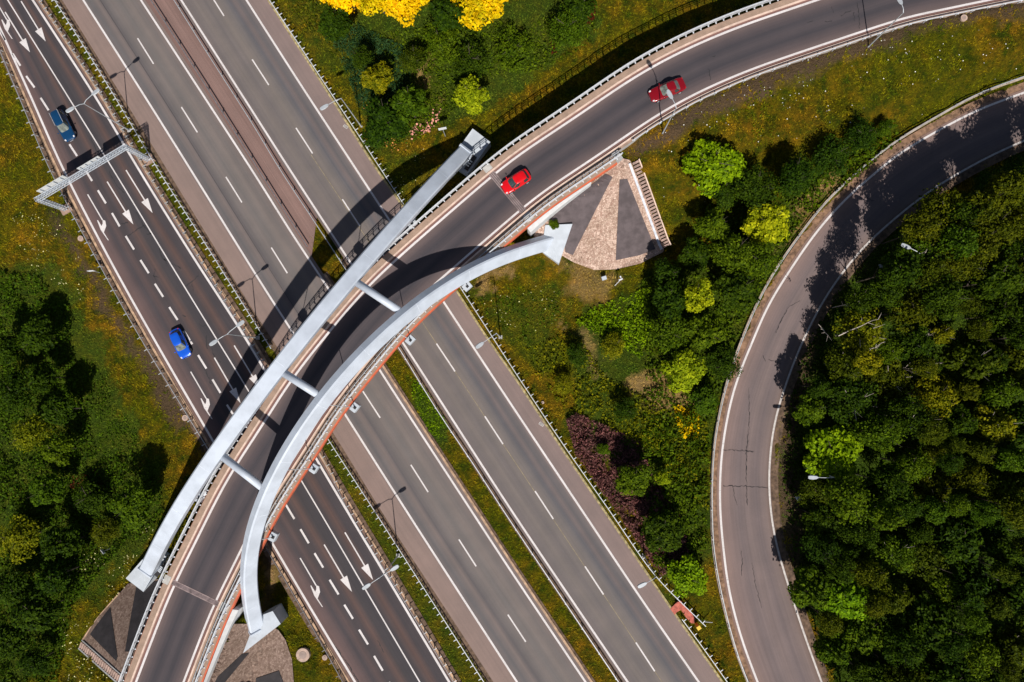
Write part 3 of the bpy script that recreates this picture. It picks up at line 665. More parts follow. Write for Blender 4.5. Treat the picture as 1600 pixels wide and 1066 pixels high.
for px, wB, dN, nm in ((AR1, 1.75, 1.5, 'arch'), (AR2, 1.25, 1.75, 'arch')):
    c, e0, e1 = arch_curve(px, 2.6, 16.8)
    for _ in range(150): c[1:-1] = .5*c[1:-1]+.25*(c[:-2]+c[2:])
    mid = c[len(c)//2]; pn = np.cross(e1-e0, mid-e0); pn /= np.linalg.norm(pn)        # normal of the arch's leaning plane
    Tn = np.gradient(c, axis=0); Tn /= np.linalg.norm(Tn, axis=1)[:, None]
    V = []; m = 8
    for i, p in enumerate(c):
        u = np.cross(pn, Tn[i]); u /= np.linalg.norm(u)
        if u[2] < 0: u = -u
        e = abs(2*i/(len(c)-1)-1); grow = 1+.10*e**3
        hb, hn, ch = wB/2*grow, dN/2*grow, .16
        for a_, b_ in ((-hb+ch, -hn), (hb-ch, -hn), (hb, -hn+ch), (hb, hn-ch), (hb-ch, hn), (-hb+ch, hn), (-hb, hn-ch), (-hb, -hn+ch)):
            V.append(p+pn*a_+u*b_)
    n_ = len(c); F_ = [(i*m+j, i*m+(j+1) % m, (i+1)*m+(j+1) % m, (i+1)*m+j) for i in range(n_-1) for j in range(m)]+[tuple(range(m)), tuple(range(n_*m-1, (n_-1)*m-1, -1))]
    o = child(meshobj(nm, V, F_, M_ARCH)); bmx = bmesh.new(); bmx.from_mesh(o.data); bmesh.ops.recalc_face_normals(bmx, faces=bmx.faces)
    for f_ in bmx.faces:
        f_.smooth = False
    bmx.to_mesh(o.data); bmx.free()
    arcs.append((c, o, pn))
    # weld seams: thin bands round the box
    for q in range(8, n_-4, 10):
        t = Tn[q]
        Vq = [np.array(V[k_])-c[k_//m] for k_ in range(q*m, (q+1)*m)]
        VV = [c[q]+v*1.006+t*s_ for s_ in (-.03, .03) for v in Vq]
        sb = meshobj('weld_band', VV, [(j, (j+1) % m, m+(j+1) % m, m+j) for j in range(m)], simple('weld_grey', (.66, .71, .80), .5), None); sb.parent = o
def nearpx(c, p):        # point of a 3-D curve that shows at photo pixel p
    best = None
    for i, w_ in enumerate(c):
        a = P(p, w_[2]); d = np.linalg.norm(a-w_)
        if best is None or d < best[0]: best = (d, i)
    return c[best[1]]
for s_, t_ in (((547, 430), (628, 492)), ((434, 572), (500, 622)), ((336, 708), (414, 768))):
    a_, b_ = nearpx(arcs[0][0], s_), nearpx(arcs[1][0], t_); d = (b_-a_)/np.linalg.norm(b_-a_)
    a_ = a_+d*.7; b_ = b_-d*.5
    child(MB().tube(a_, b_, .46, n=28).obj('strut', M_ARCH, smooth=True)).data.polygons
# hangers with anchor boxes on both deck edges
S_anch = [(728, 438), (636, 530), (554, 631), (485, 729), (423, 833), (812, 352)]
for p in S_anch[:5]:
    a_ = P(p, 6.9); i = near(rn, a_); t = rn[i+1]-rn[i-1]; rz = math.atan2(t[1], t[0]); q = rn[i]; n = np.array([-t[1], t[0], 0])/np.linalg.norm(t)
    for sgn, arc in ((-1, arcs[1][0]), (1, arcs[0][0])):
        b0 = q+n*(-RW-2.95) if sgn < 0 else q+n*2.15
        bx = child(MB().box((b0[0], b0[1], 6.72), (1.15, .85, .9), rz).obj('anchor_box', M_CONCW, bevel=.05))
        pl = MB().box((b0[0]-n[0]*.1, b0[1]-n[1]*.1, 7.22), (.3, .3, .12), rz).tube((b0[0], b0[1], 7.1), (b0[0], b0[1], 7.5), .09).obj('anchor_plate', M_DARK); pl.parent = bx
        # the hanger rises to the nearest arch point in plan
        j = int(np.argmin(np.abs((arc-q) @ (t/np.linalg.norm(t))))); top = arc[j]
        child(MB().tube((b0[0], b0[1], 7.1), top, .05, n=8).obj('hanger', M_RAILW))
# pedestals: sloped concrete thrust blocks, a raised socket and ribs on each
def pedestal(outline, z_top, ground, sock_c, sock_dir, sock=(2.3, 2.4)):
    po = [P(p, z)[:2] for p, z in zip(outline, z_top)]
    b = MB().prism([tuple(v) for v in po], ground, z_top)
    o = child(b.obj('pedestal', M_CONCW)); return o
def ribs(par, a_, b_, n, h, out):
    a_ = np.array(a_); b_ = np.array(b_); rz = math.atan2(*(b_-a_)[[1, 0]])
    mb = MB()
    for k_ in range(n):
        p = a_+(b_-a_)*(k_+.5)/n; mb.box(p, (.14, .42, h*.7), rz)
    bs = MB().box((a_+b_)/2+np.array([0, 0, -h/2]), (np.linalg.norm(b_-a_)+.3, .62, .1), rz).obj('rib_base', M_DARK); bs.parent = par
    r = mb.obj('rib_row', M_CONCW); r.parent = par; return r
pA = pedestal([(738.5, 201), (766, 222), (730, 274), (716, 264), (703, 250)], [2.2, 2.2, 1.4, 1.6, 2.4], -.5, None, None)
pB = pedestal([(196.5, 904), (224, 925), (238, 905), (262, 868), (252, 862), (228, 868)], [1.6, 1.6, 2.2, 1.2, 1.2, 2.4], -.6, None, None)
pC = pedestal([(894.5, 350), (873.5, 412), (846, 393), (852, 352)], [4.3, 3.2, 3.2, 4.2], -.3, None, None)
pD = pedestal([(438.5, 975), (377, 1023), (374, 983), (386, 970), (426, 955)], [3.0, 3.0, 3.0, 3.1, 3.1], -.3, None, None)
for ped, (c, o, pn), end, ln in ((pA, arcs[0], 0, 1.2), (pB, arcs[0], -1, 1.3), (pC, arcs[1], 0, 1.1), (pD, arcs[1], -1, 1.2)):
    p = c[end]; nxt = c[3] if end == 0 else c[-4]; d = (p-nxt)/np.linalg.norm(p-nxt)
    u = np.cross(pn, d); u /= np.linalg.norm(u)
    rot = Matrix(((d[0], pn[0], u[0]), (d[1], pn[1], u[1]), (d[2], pn[2], u[2])))
    k_ = MB().box(tuple(p-d*.25), (.35, (2.15 if ped in (pA, pB) else 1.75), (1.95 if ped in (pA, pB) else 2.15)), rot=rot).obj('socket_collar', M_ARCH, bevel=.05); k_.parent = ped; k_.matrix_parent_inverse = ped.matrix_parent_inverse.copy(); k_.matrix_parent_inverse = Matrix.Identity(4)
    s_ = 1 if (ped in (pA, pB)) else -1
    inn = pn if (pn @ (np.array([*BL])-p)) > 0 else -pn
    a_ = p-d*1.8+inn*1.25; b_ = p+d*.2+inn*1.25
    ribs(ped, a_-[0, 0, .75], b_-[0, 0, .65], 4 if ped is pA else 5, .35, inn)
# paint guard: small inspection fittings on the north deck edge
for p in ((644, 350), (384, 662), (318, 774)):
    a_ = P(p, 7.1); mb = MB().box(a_, (.9, .35, .25), .6).box(a_+np.array([.2, .35, .1]), (.5, .3, .3), .6).tube(a_+np.array([-.3, 0, -.2]), a_+np.array([.5, .7, .2]), .05)
    child(mb.obj('deck_bracket', M_RAILW))

# ------------------------------------------------------------------ barriers
def post_mesh(kind):
    mb = MB()
    if kind == 'sigma': mb.box((0, 0, .30), (.07, .12, .95)).box((0, .26, .71), (.08, .42, .10))
    elif kind == 'low': mb.box((0, 0, .24), (.07, .10, .86)).box((0, .08, .64), (.12, .12, .08))
    else: mb.box((0, 0, .50), (.08, .10, 1.16)).box((0, 0, .02), (.14, .34, .08))
    return mb
POSTS = {}
def barrier(name, c, step, kind, label, cat, flip=1, rail_d=0.0, mat=None, group=None, first=0.3, thick=.07, zr=(.60, .74)):
    mat = mat or M_STEEL
    base = c[len(c)//2]; t = thing(name, label, cat, base, group=group); inv = Matrix.Translation(-Vector(base.tolist()))
    mb = MB()
    if kind == 'parapet':
        mb.sweep(c, boxprof(-.06, .06, 1.04, 1.12)); o = mb.obj('top_rail', mat); o.parent = t; o.matrix_parent_inverse = inv
        mb = MB().sweep(c, boxprof(-.025, .025, .72, .78)).sweep(c, boxprof(-.025, .025, .40, .46)); o = mb.obj('lower_rail', mat); o.parent = t; o.matrix_parent_inverse = inv
    else:
        a_, b_ = zr; w_ = thick
        mb.sweep(c, [(-w_/2, a_), (w_/2, a_), (w_/2-.015, (a_+b_)/2), (w_/2, b_), (-w_/2, b_)]); o = mb.obj('rail_beam', mat); o.parent = t; o.matrix_parent_inverse = inv
    L_ = np.concatenate([[0], np.cumsum(np.linalg.norm(np.diff(c, axis=0), axis=1))]); ss = np.arange(first, L_[-1], step)
    key = (kind, mat.name)
    if key not in POSTS:
        o = post_mesh(kind).obj('post', mat); POSTS[key] = o.data; bpy.data.objects.remove(o)
    extra = MB()
    order = sorted(range(len(ss)), key=lambda q: abs(q-len(ss)/2)); keep = set(order[:100])
    for k_, s_ in enumerate(ss):
        p = np.array([np.interp(s_, L_, c[:, q]) for q in range(3)]); p2 = np.array([np.interp(min(s_+.3, L_[-1]), L_, c[:, q]) for q in range(3)]); p1 = np.array([np.interp(max(s_-.3, 0), L_, c[:, q]) for q in range(3)])
        rz = math.atan2(p2[1]-p1[1], p2[0]-p1[0])+(math.pi if flip < 0 else 0)
        if k_ in keep:
            o = bpy.data.objects.new('post', POSTS[key]); COL.objects.link(o); o.parent = t; o.location = (p-base).tolist(); o.rotation_euler = (0, 0, rz)
        else:
            m_ = Matrix.Translation(Vector((p-base).tolist())) @ Matrix.Rotation(rz, 4, 'Z'); me = POSTS[key]
            extra.add([m_ @ v.co for v in me.vertices], [tuple(f.vertices) for f in me.polygons])
    if extra.V:
        o = extra.obj('far_posts', mat); o.parent = t; o['kind'] = 'stuff'
    return t
def cut(c, p0, p1, z=0.0):
    a_, b_ = near(c, P(p0, z)), near(c, P(p1, z)); return c[min(a_, b_):max(a_, b_)+1]
GB = 'steel barriers along the roads'
M_RAILD = simple('weathered_rail', (0.20, 0.19, 0.20), 0.6, 0.2, var=0.25, scale=3)
barrier('guardrail', cut(lrail, (-30, 0), (330, 705)), 1.95, 'sigma', 'steel guardrail on the grass side of the three-lane road, left of the bridge', 'guardrail', -1, mat=M_STEEL, group=GB, thick=.06)
barrier('guardrail', cut(lrail, (405, 832), (560, 1100)), 1.95, 'sigma', 'steel guardrail by the three-lane road where it leaves the bridge shadow at the bottom', 'guardrail', -1, group=GB, thick=.08, mat=M_RAILD)
barrier('guardrail', cut(row1, (50, -20), (410, 562)), 1.25, 'sigma', 'thin guardrail nearest the three-lane road in the grass strip, above the bridge', 'guardrail', 1, group=GB, mat=M_STEEL, thick=.03)
barrier('guardrail', cut(row1, (490, 690), (730, 1096)), 1.25, 'sigma', 'thin guardrail nearest the three-lane road in the grass strip, below the bridge', 'guardrail', 1, group=GB, mat=M_STEEL, thick=.03)
barrier('guardrail', cut(row2, (74, -22), (425, 545)), 1.02, 'sigma', 'white-toothed guardrail on the motorway side of the grass strip, above the bridge', 'guardrail', -1, group=GB, mat=M_RAILW, thick=.08)
barrier('guardrail', cut(row2, (500, 660), (780, 1100)), 1.02, 'sigma', 'white-toothed guardrail on the motorway side of the grass strip, below the bridge', 'guardrail', -1, group=GB, mat=M_RAILW, thick=.08)
rb = resample(rail_b[:6], ext=0)
rbN = resample(np.vstack([rail_b[:4]]), ext=0); rbN = carry(rbN, 8, False)
barrier('guardrail', rbN, 1.0, 'sigma', 'white guardrail between the motorway shoulder and the orange flowering verge at the top', 'guardrail', 1, group=GB, mat=M_RAILW, thick=.09)
rbS = resample(np.vstack([PL([(700, 420)]), rail_b[4:], PL([(1020, 896), (1060, 936), (1082, 958), (1101, 976)])]), ext=0)
barrier('guardrail', rbS, 1.15, 'sigma', 'long white guardrail along the right motorway shoulder ending behind the emergency phone', 'guardrail', 1, group=GB, mat=M_RAILW, thick=.09)
rbE = resample(PL([(1064, 965), (1080, 986), (1110, 1028), (1137, 1066), (1160, 1100)]), ext=0)
barrier('guardrail', rbE, 1.15, 'sigma', 'short white guardrail starting below the red paved phone bay', 'guardrail', 1, group=GB, mat=M_RAILW, thick=.09)
barrier('guardrail', carry(m1, 8, False), 3.95, 'low', 'dark guardrail on the left side of the brown paved median', 'guardrail', 1, group=GB, mat=M_RAILD, thick=.12)
barrier('guardrail', cut(m2, (255, -28), (548, 425)), 3.95, 'low', 'pale-edged guardrail on the right side of the brown paved median', 'guardrail', 1, group=GB, mat=M_STEEL, thick=.10)
barrier('guardrail', cut(m2, (612, 525), (990, 1100)), 3.95, 'low', 'plain thin guardrail along the grass median below the bridge', 'guardrail', -1, group=GB, mat=M_RAILW, thick=.10)
lgm = cut(lg, (1620, 110), (1185, 1100), 1.5)
barrier('guardrail', lgm, 3.9, 'low', 'curved guardrail along the outside of the loop road', 'guardrail', -1, group=GB, mat=M_STEEL, thick=.09)
a_, b_ = near(rn, P((195, 1090), RZ)), min(len(rn)-1, near(rn, P((1290, -30), RZ)))
up = off(rn, 0, .13)
seg = off(up[a_:b_], 1.62)
h_ = len(seg)//2
barrier('bridge_railing', seg, 1.05, 'parapet', 'long white railing on the upper left edge of the bridge and ramp', 'railing', -1, mat=M_RAILW)
a_, b_ = near(rn, P((270, 1100), RZ)), near(rn, P((952, 190), RZ))
barrier('bridge_railing', off(up[a_:b_], -RW-1.78), 1.05, 'parapet', 'white railing beside the orange lower right edge of the bridge', 'railing', 1, mat=M_RAILW)
gr = off(rn[near(rn, P((270, 1100), RZ)):near(rn, P((952, 190), RZ))], -RW-1.30, .13)
barrier('guardrail', gr, 2.0, 'low', 'grey guardrail inside the railing on the lower right side of the bridge deck', 'guardrail', -1, mat=M_STEEL, group=GB, thick=.07)
gr = off(rn[kk+2:near(rn, P((1620, -30), RZ))], -RW-1.12, 0.0)
barrier('guardrail', gr, 2.0, 'low', 'bright guardrail on the lower side of the ramp from paved slope to top right', 'guardrail', -1, mat=M_RAILW, group=GB, thick=.10)

# ------------------------------------------------------------------ paved slopes under the bridge ends
def fan(name, poly, fn, dz, mat, step=.5, parent=None):
    po = np.array([p[:2] for p in poly]); q = []
    for i in range(len(po)):
        a_, b_ = po[i], po[(i+1) % len(po)]; n = max(1, int(np.linalg.norm(b_-a_)/step))
        for k_ in range(n): q.append(a_+(b_-a_)*k_/n)
    bmx = bmesh.new(); vs = [bmx.verts.new((v[0], v[1], 0)) for v in q]; f_ = bmx.faces.new(vs)
    bmesh.ops.triangulate(bmx, faces=[f_])
    x0, y0 = po.min(0); x1, y1 = po.max(0)
    for xx in np.arange(x0+.01, x1, .6):
        bmesh.ops.bisect_plane(bmx, geom=bmx.verts[:]+bmx.edges[:]+bmx.faces[:], plane_co=(xx, 0, 0), plane_no=(1, 0, 0))
    for yy in np.arange(y0+.01, y1, .6):
        bmesh.ops.bisect_plane(bmx, geom=bmx.verts[:]+bmx.edges[:]+bmx.faces[:], plane_co=(0, yy, 0), plane_no=(0, 1, 0))
    for v in bmx.verts: v.co.z = float(fn(v.co.x, v.co.y))+dz
    bmesh.ops.recalc_face_normals(bmx, faces=bmx.faces)
    me = bpy.data.meshes.new(name); bmx.to_mesh(me); bmx.free()
    if sum(p.normal.z for p in me.polygons) < 0: me.flip_normals()
    me.materials.append(mat); o = bpy.data.objects.new(name, me); COL.objects.link(o)
    if parent: o.parent = parent
    return o
e_ = struct(fan('slope_paving', FE, fanE, 0, M_COB), 'pink cobbled slope below the ramp')
for pp in ([(946, 272), (957, 277), (895, 399), (883, 394), (882, 372), (858, 345), (866, 335)], [(968, 281), (980, 280), (1000, 330), (1024, 389), (1000, 399), (962, 407)]):
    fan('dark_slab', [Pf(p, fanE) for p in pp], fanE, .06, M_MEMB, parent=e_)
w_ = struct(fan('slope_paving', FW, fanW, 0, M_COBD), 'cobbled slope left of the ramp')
for pp in ([(172.5, 949), (141, 991), (182, 1033), (184, 1027)], [(214, 912), (207, 950), (195.5, 1018), (209, 1018), (240, 960), (262, 906)]):
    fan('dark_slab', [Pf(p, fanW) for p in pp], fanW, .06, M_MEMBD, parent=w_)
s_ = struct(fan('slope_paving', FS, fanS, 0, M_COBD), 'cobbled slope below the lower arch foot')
for pp in ([(378, 1022), (390, 1020), (352, 1066), (345, 1088), (326, 1088), (340, 1058)], [(400, 1060), (436, 1048), (443, 1066), (440, 1090), (400, 1090)]):
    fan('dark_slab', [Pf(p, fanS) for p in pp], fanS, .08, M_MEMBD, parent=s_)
M_STEP = simple('step_stone', (.42, .29, .24), .9, var=.3, scale=2)
def stairs(name, label, a_px, b_px, fn, n, wd, gut):
    a_ = Pf(a_px, fn); b_ = Pf(b_px, fn); t = thing(name, label, 'steps', a_); rz = math.atan2(b_[1]-a_[1], b_[0]-a_[0])
    inv = Matrix.Translation(-Vector(a_.tolist())); me = None
    nv = np.array([-math.sin(rz), math.cos(rz), 0])
    for k_ in range(n):
        p = a_+(b_-a_)*(k_+.5)/n; zc = float(fn(p[0], p[1]))
        if me is None:
            o = MB().box((0, 0, 0), (np.linalg.norm((b_-a_)[:2])/n*.62, wd, .30)).obj('step', M_STEP, bevel=.02); me = o.data; first = o
        else: o = first.copy(); COL.objects.link(o)
        o.parent = t; o.location = (p[0]-a_[0], p[1]-a_[1], zc+.05-a_[2]); o.rotation_euler = (0, 0, rz)
    # side gutter and edging
    c_ = np.array([[*(a_+(b_-a_)*k_/12)[:2], float(fn(*(a_+(b_-a_)*k_/12)[:2]))] for k_ in range(13)])
    for d0, d1, zt, m_, nm in gut:
        o = MB().sweep(c_, boxprof(d0, d1, -.3, zt)).obj(nm, m_); o.parent = t; o.matrix_parent_inverse = inv
    return t
stairs('stone_steps', 'maintenance steps with pale gutter down the right side of the pink cobbled slope', (992, 252), (1042, 386), lambda x_, y_: fanE(x_, y_)+.05, 27, .85,
       ((-.95, -.65, .22, simple('pale_gutter', (.62, .64, .70), .7), 'gutter'), (.5, .66, .14, M_KERB, 'edging')))
stairs('stone_steps', 'shaded maintenance steps at the foot of the slope left of the ramp, bottom left', (190, 1062), (126, 1006), lambda x_, y_: fanW(x_, y_)+.05, 22, .8,
       ((.45, .65, .22, M_CONC, 'gutter'), (-.62, -.48, .12, M_CONC, 'edging')))
# kerb round the lower cobbled slope
kc = resample(np.array([Pf(p, T) for p in [(438, 992), (447, 1002), (456, 1030), (458, 1070)]]), .6, 0)
tag(MB().sweep(kc, boxprof(-.08, .08, -.2, .14)).obj('slope_kerb', M_DRAIN), 'curved pale kerb edging the cobbled slope beside the lower arch foot', 'kerb')
kc = resample(np.array([Pf(p, fanW) for p in [(130, 999), (150, 966), (172, 944), (188, 926)]]), .6, 0)
tag(MB().sweep(kc, boxprof(-.08, .08, -.2, .14)).obj('slope_kerb', M_DRAIN), 'pale kerb edging the cobbled slope against the flowering grass, bottom left', 'kerb')

# ------------------------------------------------------------------ lamps, gantry, signs, small things
def head_mb(sc=1.0):
    mb = MB(); pr = [(-.45, .07), (-.3, .17), (0, .22), (.35, .2), (.5, .12)]; V = []
    for x_, y_ in pr: V += [(x_*sc, -y_*sc, 0), (x_*sc, y_*sc, 0), (x_*sc, y_*.7*sc, .11), (x_*sc, -y_*.7*sc, .11)]
    F_ = [(4*k_+j, 4*k_+(j+1) % 4, 4*k_+4+(j+1) % 4, 4*k_+4+j) for k_ in range(4) for j in range(4)]+[(3, 2, 1, 0), (16, 17, 18, 19)]
    return mb.add(V, F_)
M_LAMP = simple('lamp_grey', (.50, .53, .56), .5, .2, var=.08)
def lamp(base, h, heads, label, zb=0.0, up=.35):
    """base: world xyz, heads: photo pixels of the lantern ends at height"""
    t = thing('street_lamp', label, 'street lamp', base, group='street lamps of the interchange')
    MB().tube((0, 0, -.3), (0, 0, 1.0), .11, .10).tube((0, 0, 1.0), (0, 0, h), .085, .05).obj('pole', M_LAMP, t, smooth=False)
    MB().box((0, 0, 0.02), (.5, .5, .1)).obj('foot_plate', M_CONC, t)
    for hp in heads:
        q = P(hp, base[2]+h+up)-base; d = Vector((q[0], q[1], 0)); L_ = d.length; u = d.normalized(); rz = math.atan2(u.y, u.x)
        ar = MB(); pr = [Vector((0, 0, h-.05)), Vector((u.x*L_*.25, u.y*L_*.25, h+up*.7)), Vector((u.x*(L_-.35), u.y*(L_-.35), h+up))]
        ar.tube(pr[0], pr[1], .05, .045).tube(pr[1], pr[2], .045, .035); ar.obj('arm', M_LAMP, t)
        o = head_mb(1.25).obj('lamp_head', M_LAMP, t); o.location = (u.x*L_, u.y*L_, h+up-.03); o.rotation_euler = (0, 0, rz)
        g = MB().box((.1, 0, -.03), (.6, .28, .06)).obj('lamp_glass', M_LAMPG, o)
for b, h, hd, lb in [((202, 204), 9.8, [(110, 171), (149, 144)], 'double-armed lamp in the grass strip just above the sign gantry'),
                     ((403, 528), 9.5, [(334, 535), (375, 506)], 'double-armed lamp in the grass strip beside the bright blue car'),
                     ((622, 868), 8.8, [(573, 916), (616, 888)], 'double-armed lamp in the grass strip below the bridge'),
                     ((564, 197), 9.8, [(507, 167)], 'single-arm lamp by the orange flowering verge reaching over the motorway shoulder'),
                     ((782, 527), 9.6, [(750, 539)], 'single-arm lamp on the right shoulder just below the bridge'),
                     ((1006, 868), 9.6, [(1004, 914)], 'single-arm lamp by the purple shrubs over the lower right shoulder')]:
    lamp(P(b), h, hd, lb)
lamp(P((1034, 211), 6.2), 9.2, [(1047, 148)], 'lamp on the ramp verge whose head hangs over the dark red saloon')
lamp(P((1352, 78), 6.0), 9.2, [(1406, 0)], 'lamp on the ramp verge near the top right of the frame')
lamp(P((1376, 416), 1.6), 9.5, [(1416, 385)], 'lamp standing among trees inside the upper bend of the loop road')
lamp(P((1258, 730), 1.1), 9.0, [(1271, 746)], 'lamp among trees left of centre of the wood, beside the loop road')
# sign gantry
g0 = P((104, 327)); g1 = P((233, 250)); GH = 5.6
gt = thing('sign_gantry', 'grey lattice sign gantry spanning the three-lane road', 'gantry', g0)
def lattice(a_, b_, up_, side, wd, dp, n, r=.027):
    a_ = Vector(a_); b_ = Vector(b_); mb = MB(); side = Vector(side)*wd/2; up_ = Vector(up_)*dp/2
    cs_ = [(1, 1), (1, -1), (-1, -1), (-1, 1)]
    for sx, sz in cs_: mb.tube(a_+side*sx+up_*sz, b_+side*sx+up_*sz, r*1.7, n=6)
    for k_ in range(n+1):
        p = a_.lerp(b_, k_/n)
        for q in range(4):
            s0, s1 = cs_[q], cs_[(q+1) % 4]; mb.tube(p+side*s0[0]+up_*s0[1], p+side*s1[0]+up_*s1[1], r, n=5, cap=False)
        if k_ < n:
            p2 = a_.lerp(b_, (k_+1)/n)
            for q in range(4):
                s0, s1 = cs_[q], cs_[(q+1) % 4]; mb.tube(p+side*s0[0]+up_*s0[1], p2+side*s1[0]+up_*s1[1], r, n=5, cap=False)
    return mb
dg = Vector((g1-g0).tolist()); dg.normalize(); sg = Vector((-dg.y, dg.x, 0)); L_g = float(np.linalg.norm(g1-g0))
M_GANT = simple('gantry_grey', (.55, .60, .66), .5, .2, var=.1)
def gpart(mb, nm, m_=None):
    o = mb.obj(nm, m_ or M_GANT, gt); return o
gpart(lattice((0, 0, GH), dg*L_g+Vector((0, 0, GH)), (0, 0, 1), sg, .5, .48, 28), 'truss_beam')
for q in (Vector((0, 0, 0)), dg*L_g):
    gpart(lattice(q+Vector((0, 0, -.1)), q+Vector((0, 0, GH+.3)), dg, sg, .5, .5, 12), 'leg')
    gpart(MB().box(q+Vector((0, 0, .05)), (1.6, 1.2, .3), math.atan2(dg.y, dg.x)), 'footing', simple('footing', (.36, .24, .18), .9, var=.2))
def gantry_sign(f0, f1, hh, zc):
    a_ = dg*L_g*f0; b_ = dg*L_g*f1; m_ = (a_+b_)/2+sg*.50+Vector((0, 0, zc))
    o = gpart(MB().box(m_, ((b_-a_).length, .06, hh), math.atan2(dg.y, dg.x)), 'sign_panel', simple('sign_back', (.62, .63, .62), .6, var=.06))
    fr = MB()
    for k_ in range(4):
        p = a_.lerp(b_, (k_+.5)/4)+sg*.40+Vector((0, 0, zc)); fr.box(p, (.06, .14, hh), math.atan2(dg.y, dg.x))
    f_ = fr.obj('panel_bracket', M_GANT); f_.parent = o
    p2 = MB().box((a_+b_)/2+sg*.545+Vector((0, 0, zc)), ((b_-a_).length-.1, .02, hh-.1), math.atan2(dg.y, dg.x)).obj('sign_face', simple('sign_face_blue', (.02, .08, .35), .5)); p2.parent = o
gantry_sign(.06, .36, 1.7, 5.7); gantry_sign(.50, .74, 1.3, 5.6)
def post_sign(base_px, z, h, size, rz, label, mat, cat='road sign'):
    b = W(base_px) if z is None else P(base_px, z); t = thing('road_sign', label, cat, b, rz)
    MB().tube((0, 0, -.2), (0, 0, h), .05, n=8).obj('pole', M_STEEL, t)
    o = MB().box((0, -.05, h-.3), (size[0], .05, size[1])).obj('sign_panel', mat, t, bevel=.01)
    MB().box((0, .0, h-.3), (size[0]*.8, .05, .06)).obj('bracket', M_STEEL, t)
    return t
M_SW = simple('sign_white', (.8, .82, .85), .5, var=.05)
post_sign((696, 213), None, 3.4, (1.1, .7), .2, 'small white sign on a thin post by the pink flowers and the upper arch foot', M_SW)
post_sign((156, 426), None, 2.2, (.9, .6), .1, 'small pale sign in the grass left of the three-lane road', M_SW)
post_sign((172, 857), None, 1.8, (.7, .5), -.9, 'little grey sign in the flowering grass left of the lower arch foot', M_SW)
# weather mast, cabinets
b = W((966, 441)); t = thing('weather_station', 'small white instrument post at the foot of the pink cobbled slope', 'instrument post', b)
MB().tube((0, 0, -.2), (0, 0, 1.9), .05).obj('pole', M_SW, t); MB().box((0.1, .1, 1.9), (.55, .18, .18), .4).box((.15, .35, 1.75), (.18, .5, .15), .4).obj('instrument_head', M_SW, t); MB().tube((-.5, -.5, .05), (0, 0, 1.0), .04).obj('stay', M_SW, t)
for pp, lb, m_ in (((943, 436), 'small grey cabinet in the dry grass below the cobbled slope', M_CONC), ((1245, 777), 'pale utility box between the loop road and the wood', M_SW)):
    b = W(pp); t = thing('utility_box', lb, 'utility box', b, .3); MB().box((0, 0, .4), (.55, .4, .9)).obj('body', m_, t, bevel=.02); MB().box((0, 0, .88), (.65, .5, .06)).obj('lid', M_CONCW, t)
    MB().box((0, -.21, .42), (.42, .02, .7)).obj('door', M_STEEL, t)
M_COVER = simple('well_cover', (.50, .36, .29), .85, var=.15, scale=2)
for pp, r, lb in (((127, 373), .40, 'round concrete well cover by the guardrail left of the three-lane road, upper'), ((290, 653), .42, 'round concrete well cover by the guardrail just above the bridge'), ((474.5, 1022), .92, 'large round concrete well cover below the lower arch foot'),
                 ((508, 1027), .36, 'small round well cover beside the large one, bottom'), ((1505, 29), .42, 'round well cover on the ramp verge, top right'), ((848, 629), .2, 'tiny pale marker stone by the right shoulder guardrail')):
    b = W(pp)+np.array([0, 0, .10 if r < .9 else .28]); t = thing('well_cover', lb, 'well cover', b, group='round concrete well covers')
    MB().tube((0, 0, -.8), (0, 0, .12), r, n=28).obj('ring', M_COVER, t, bevel=.02); MB().tube((0, 0, .12), (0, 0, .15), r*.55, n=20).obj('hatch', simple('hatch', (.36, .27, .23), .8), t)
for pp, rz in (((540, 198), -.6), ((846, 663), -.6)):
    b = P(pp); t = thing('drain_grate', 'small drain grate in the right motorway shoulder, '+('upper' if pp[1] < 400 else 'lower'), 'drain grate', b, rz)
    MB().box((0, 0, .005), (.7, .4, .02)).obj('frame', M_LINEW, t); mb = MB()
    for k_ in range(5): mb.box((-.24+.12*k_, 0, .018), (.05, .32, .02))
    mb.obj('slots', M_DARK, t)
# emergency phone bay
bay = [P(p) for p in [(1047, 951), (1058, 941), (1064, 939), (1078, 955), (1086, 966), (1085, 974), (1080, 974), (1072, 965), (1064, 953), (1057, 957), (1054, 961)]]
struct(flat('phone_bay_paving', [[(p[0], p[1]) for p in bay]], .03, M_RED), 'red paved path to the emergency phone')
b = P((1088, 975)); t = thing('emergency_phone', 'bright orange roadside emergency phone pillar on red paving', 'emergency phone', b, .6)
M_SOS = simple('sos_orange', (.95, .32, .02), .5, var=.05)
MB().box((0, 0, .7), (.42, .38, 1.4)).obj('pillar', M_SOS, t, bevel=.04); MB().box((0, 0, 1.44), (.55, .5, .1)).obj('cap', simple('sos_yellow', (.95, .55, .03), .5), t, bevel=.03); MB().box((0, -.20, .95), (.28, .02, .4)).obj('handset_door', M_DARK, t)
MB().tube((1.0, -.3, .05), (1.9, -.6, 1.0), .05).obj('hand_rail', M_RAILW, t)

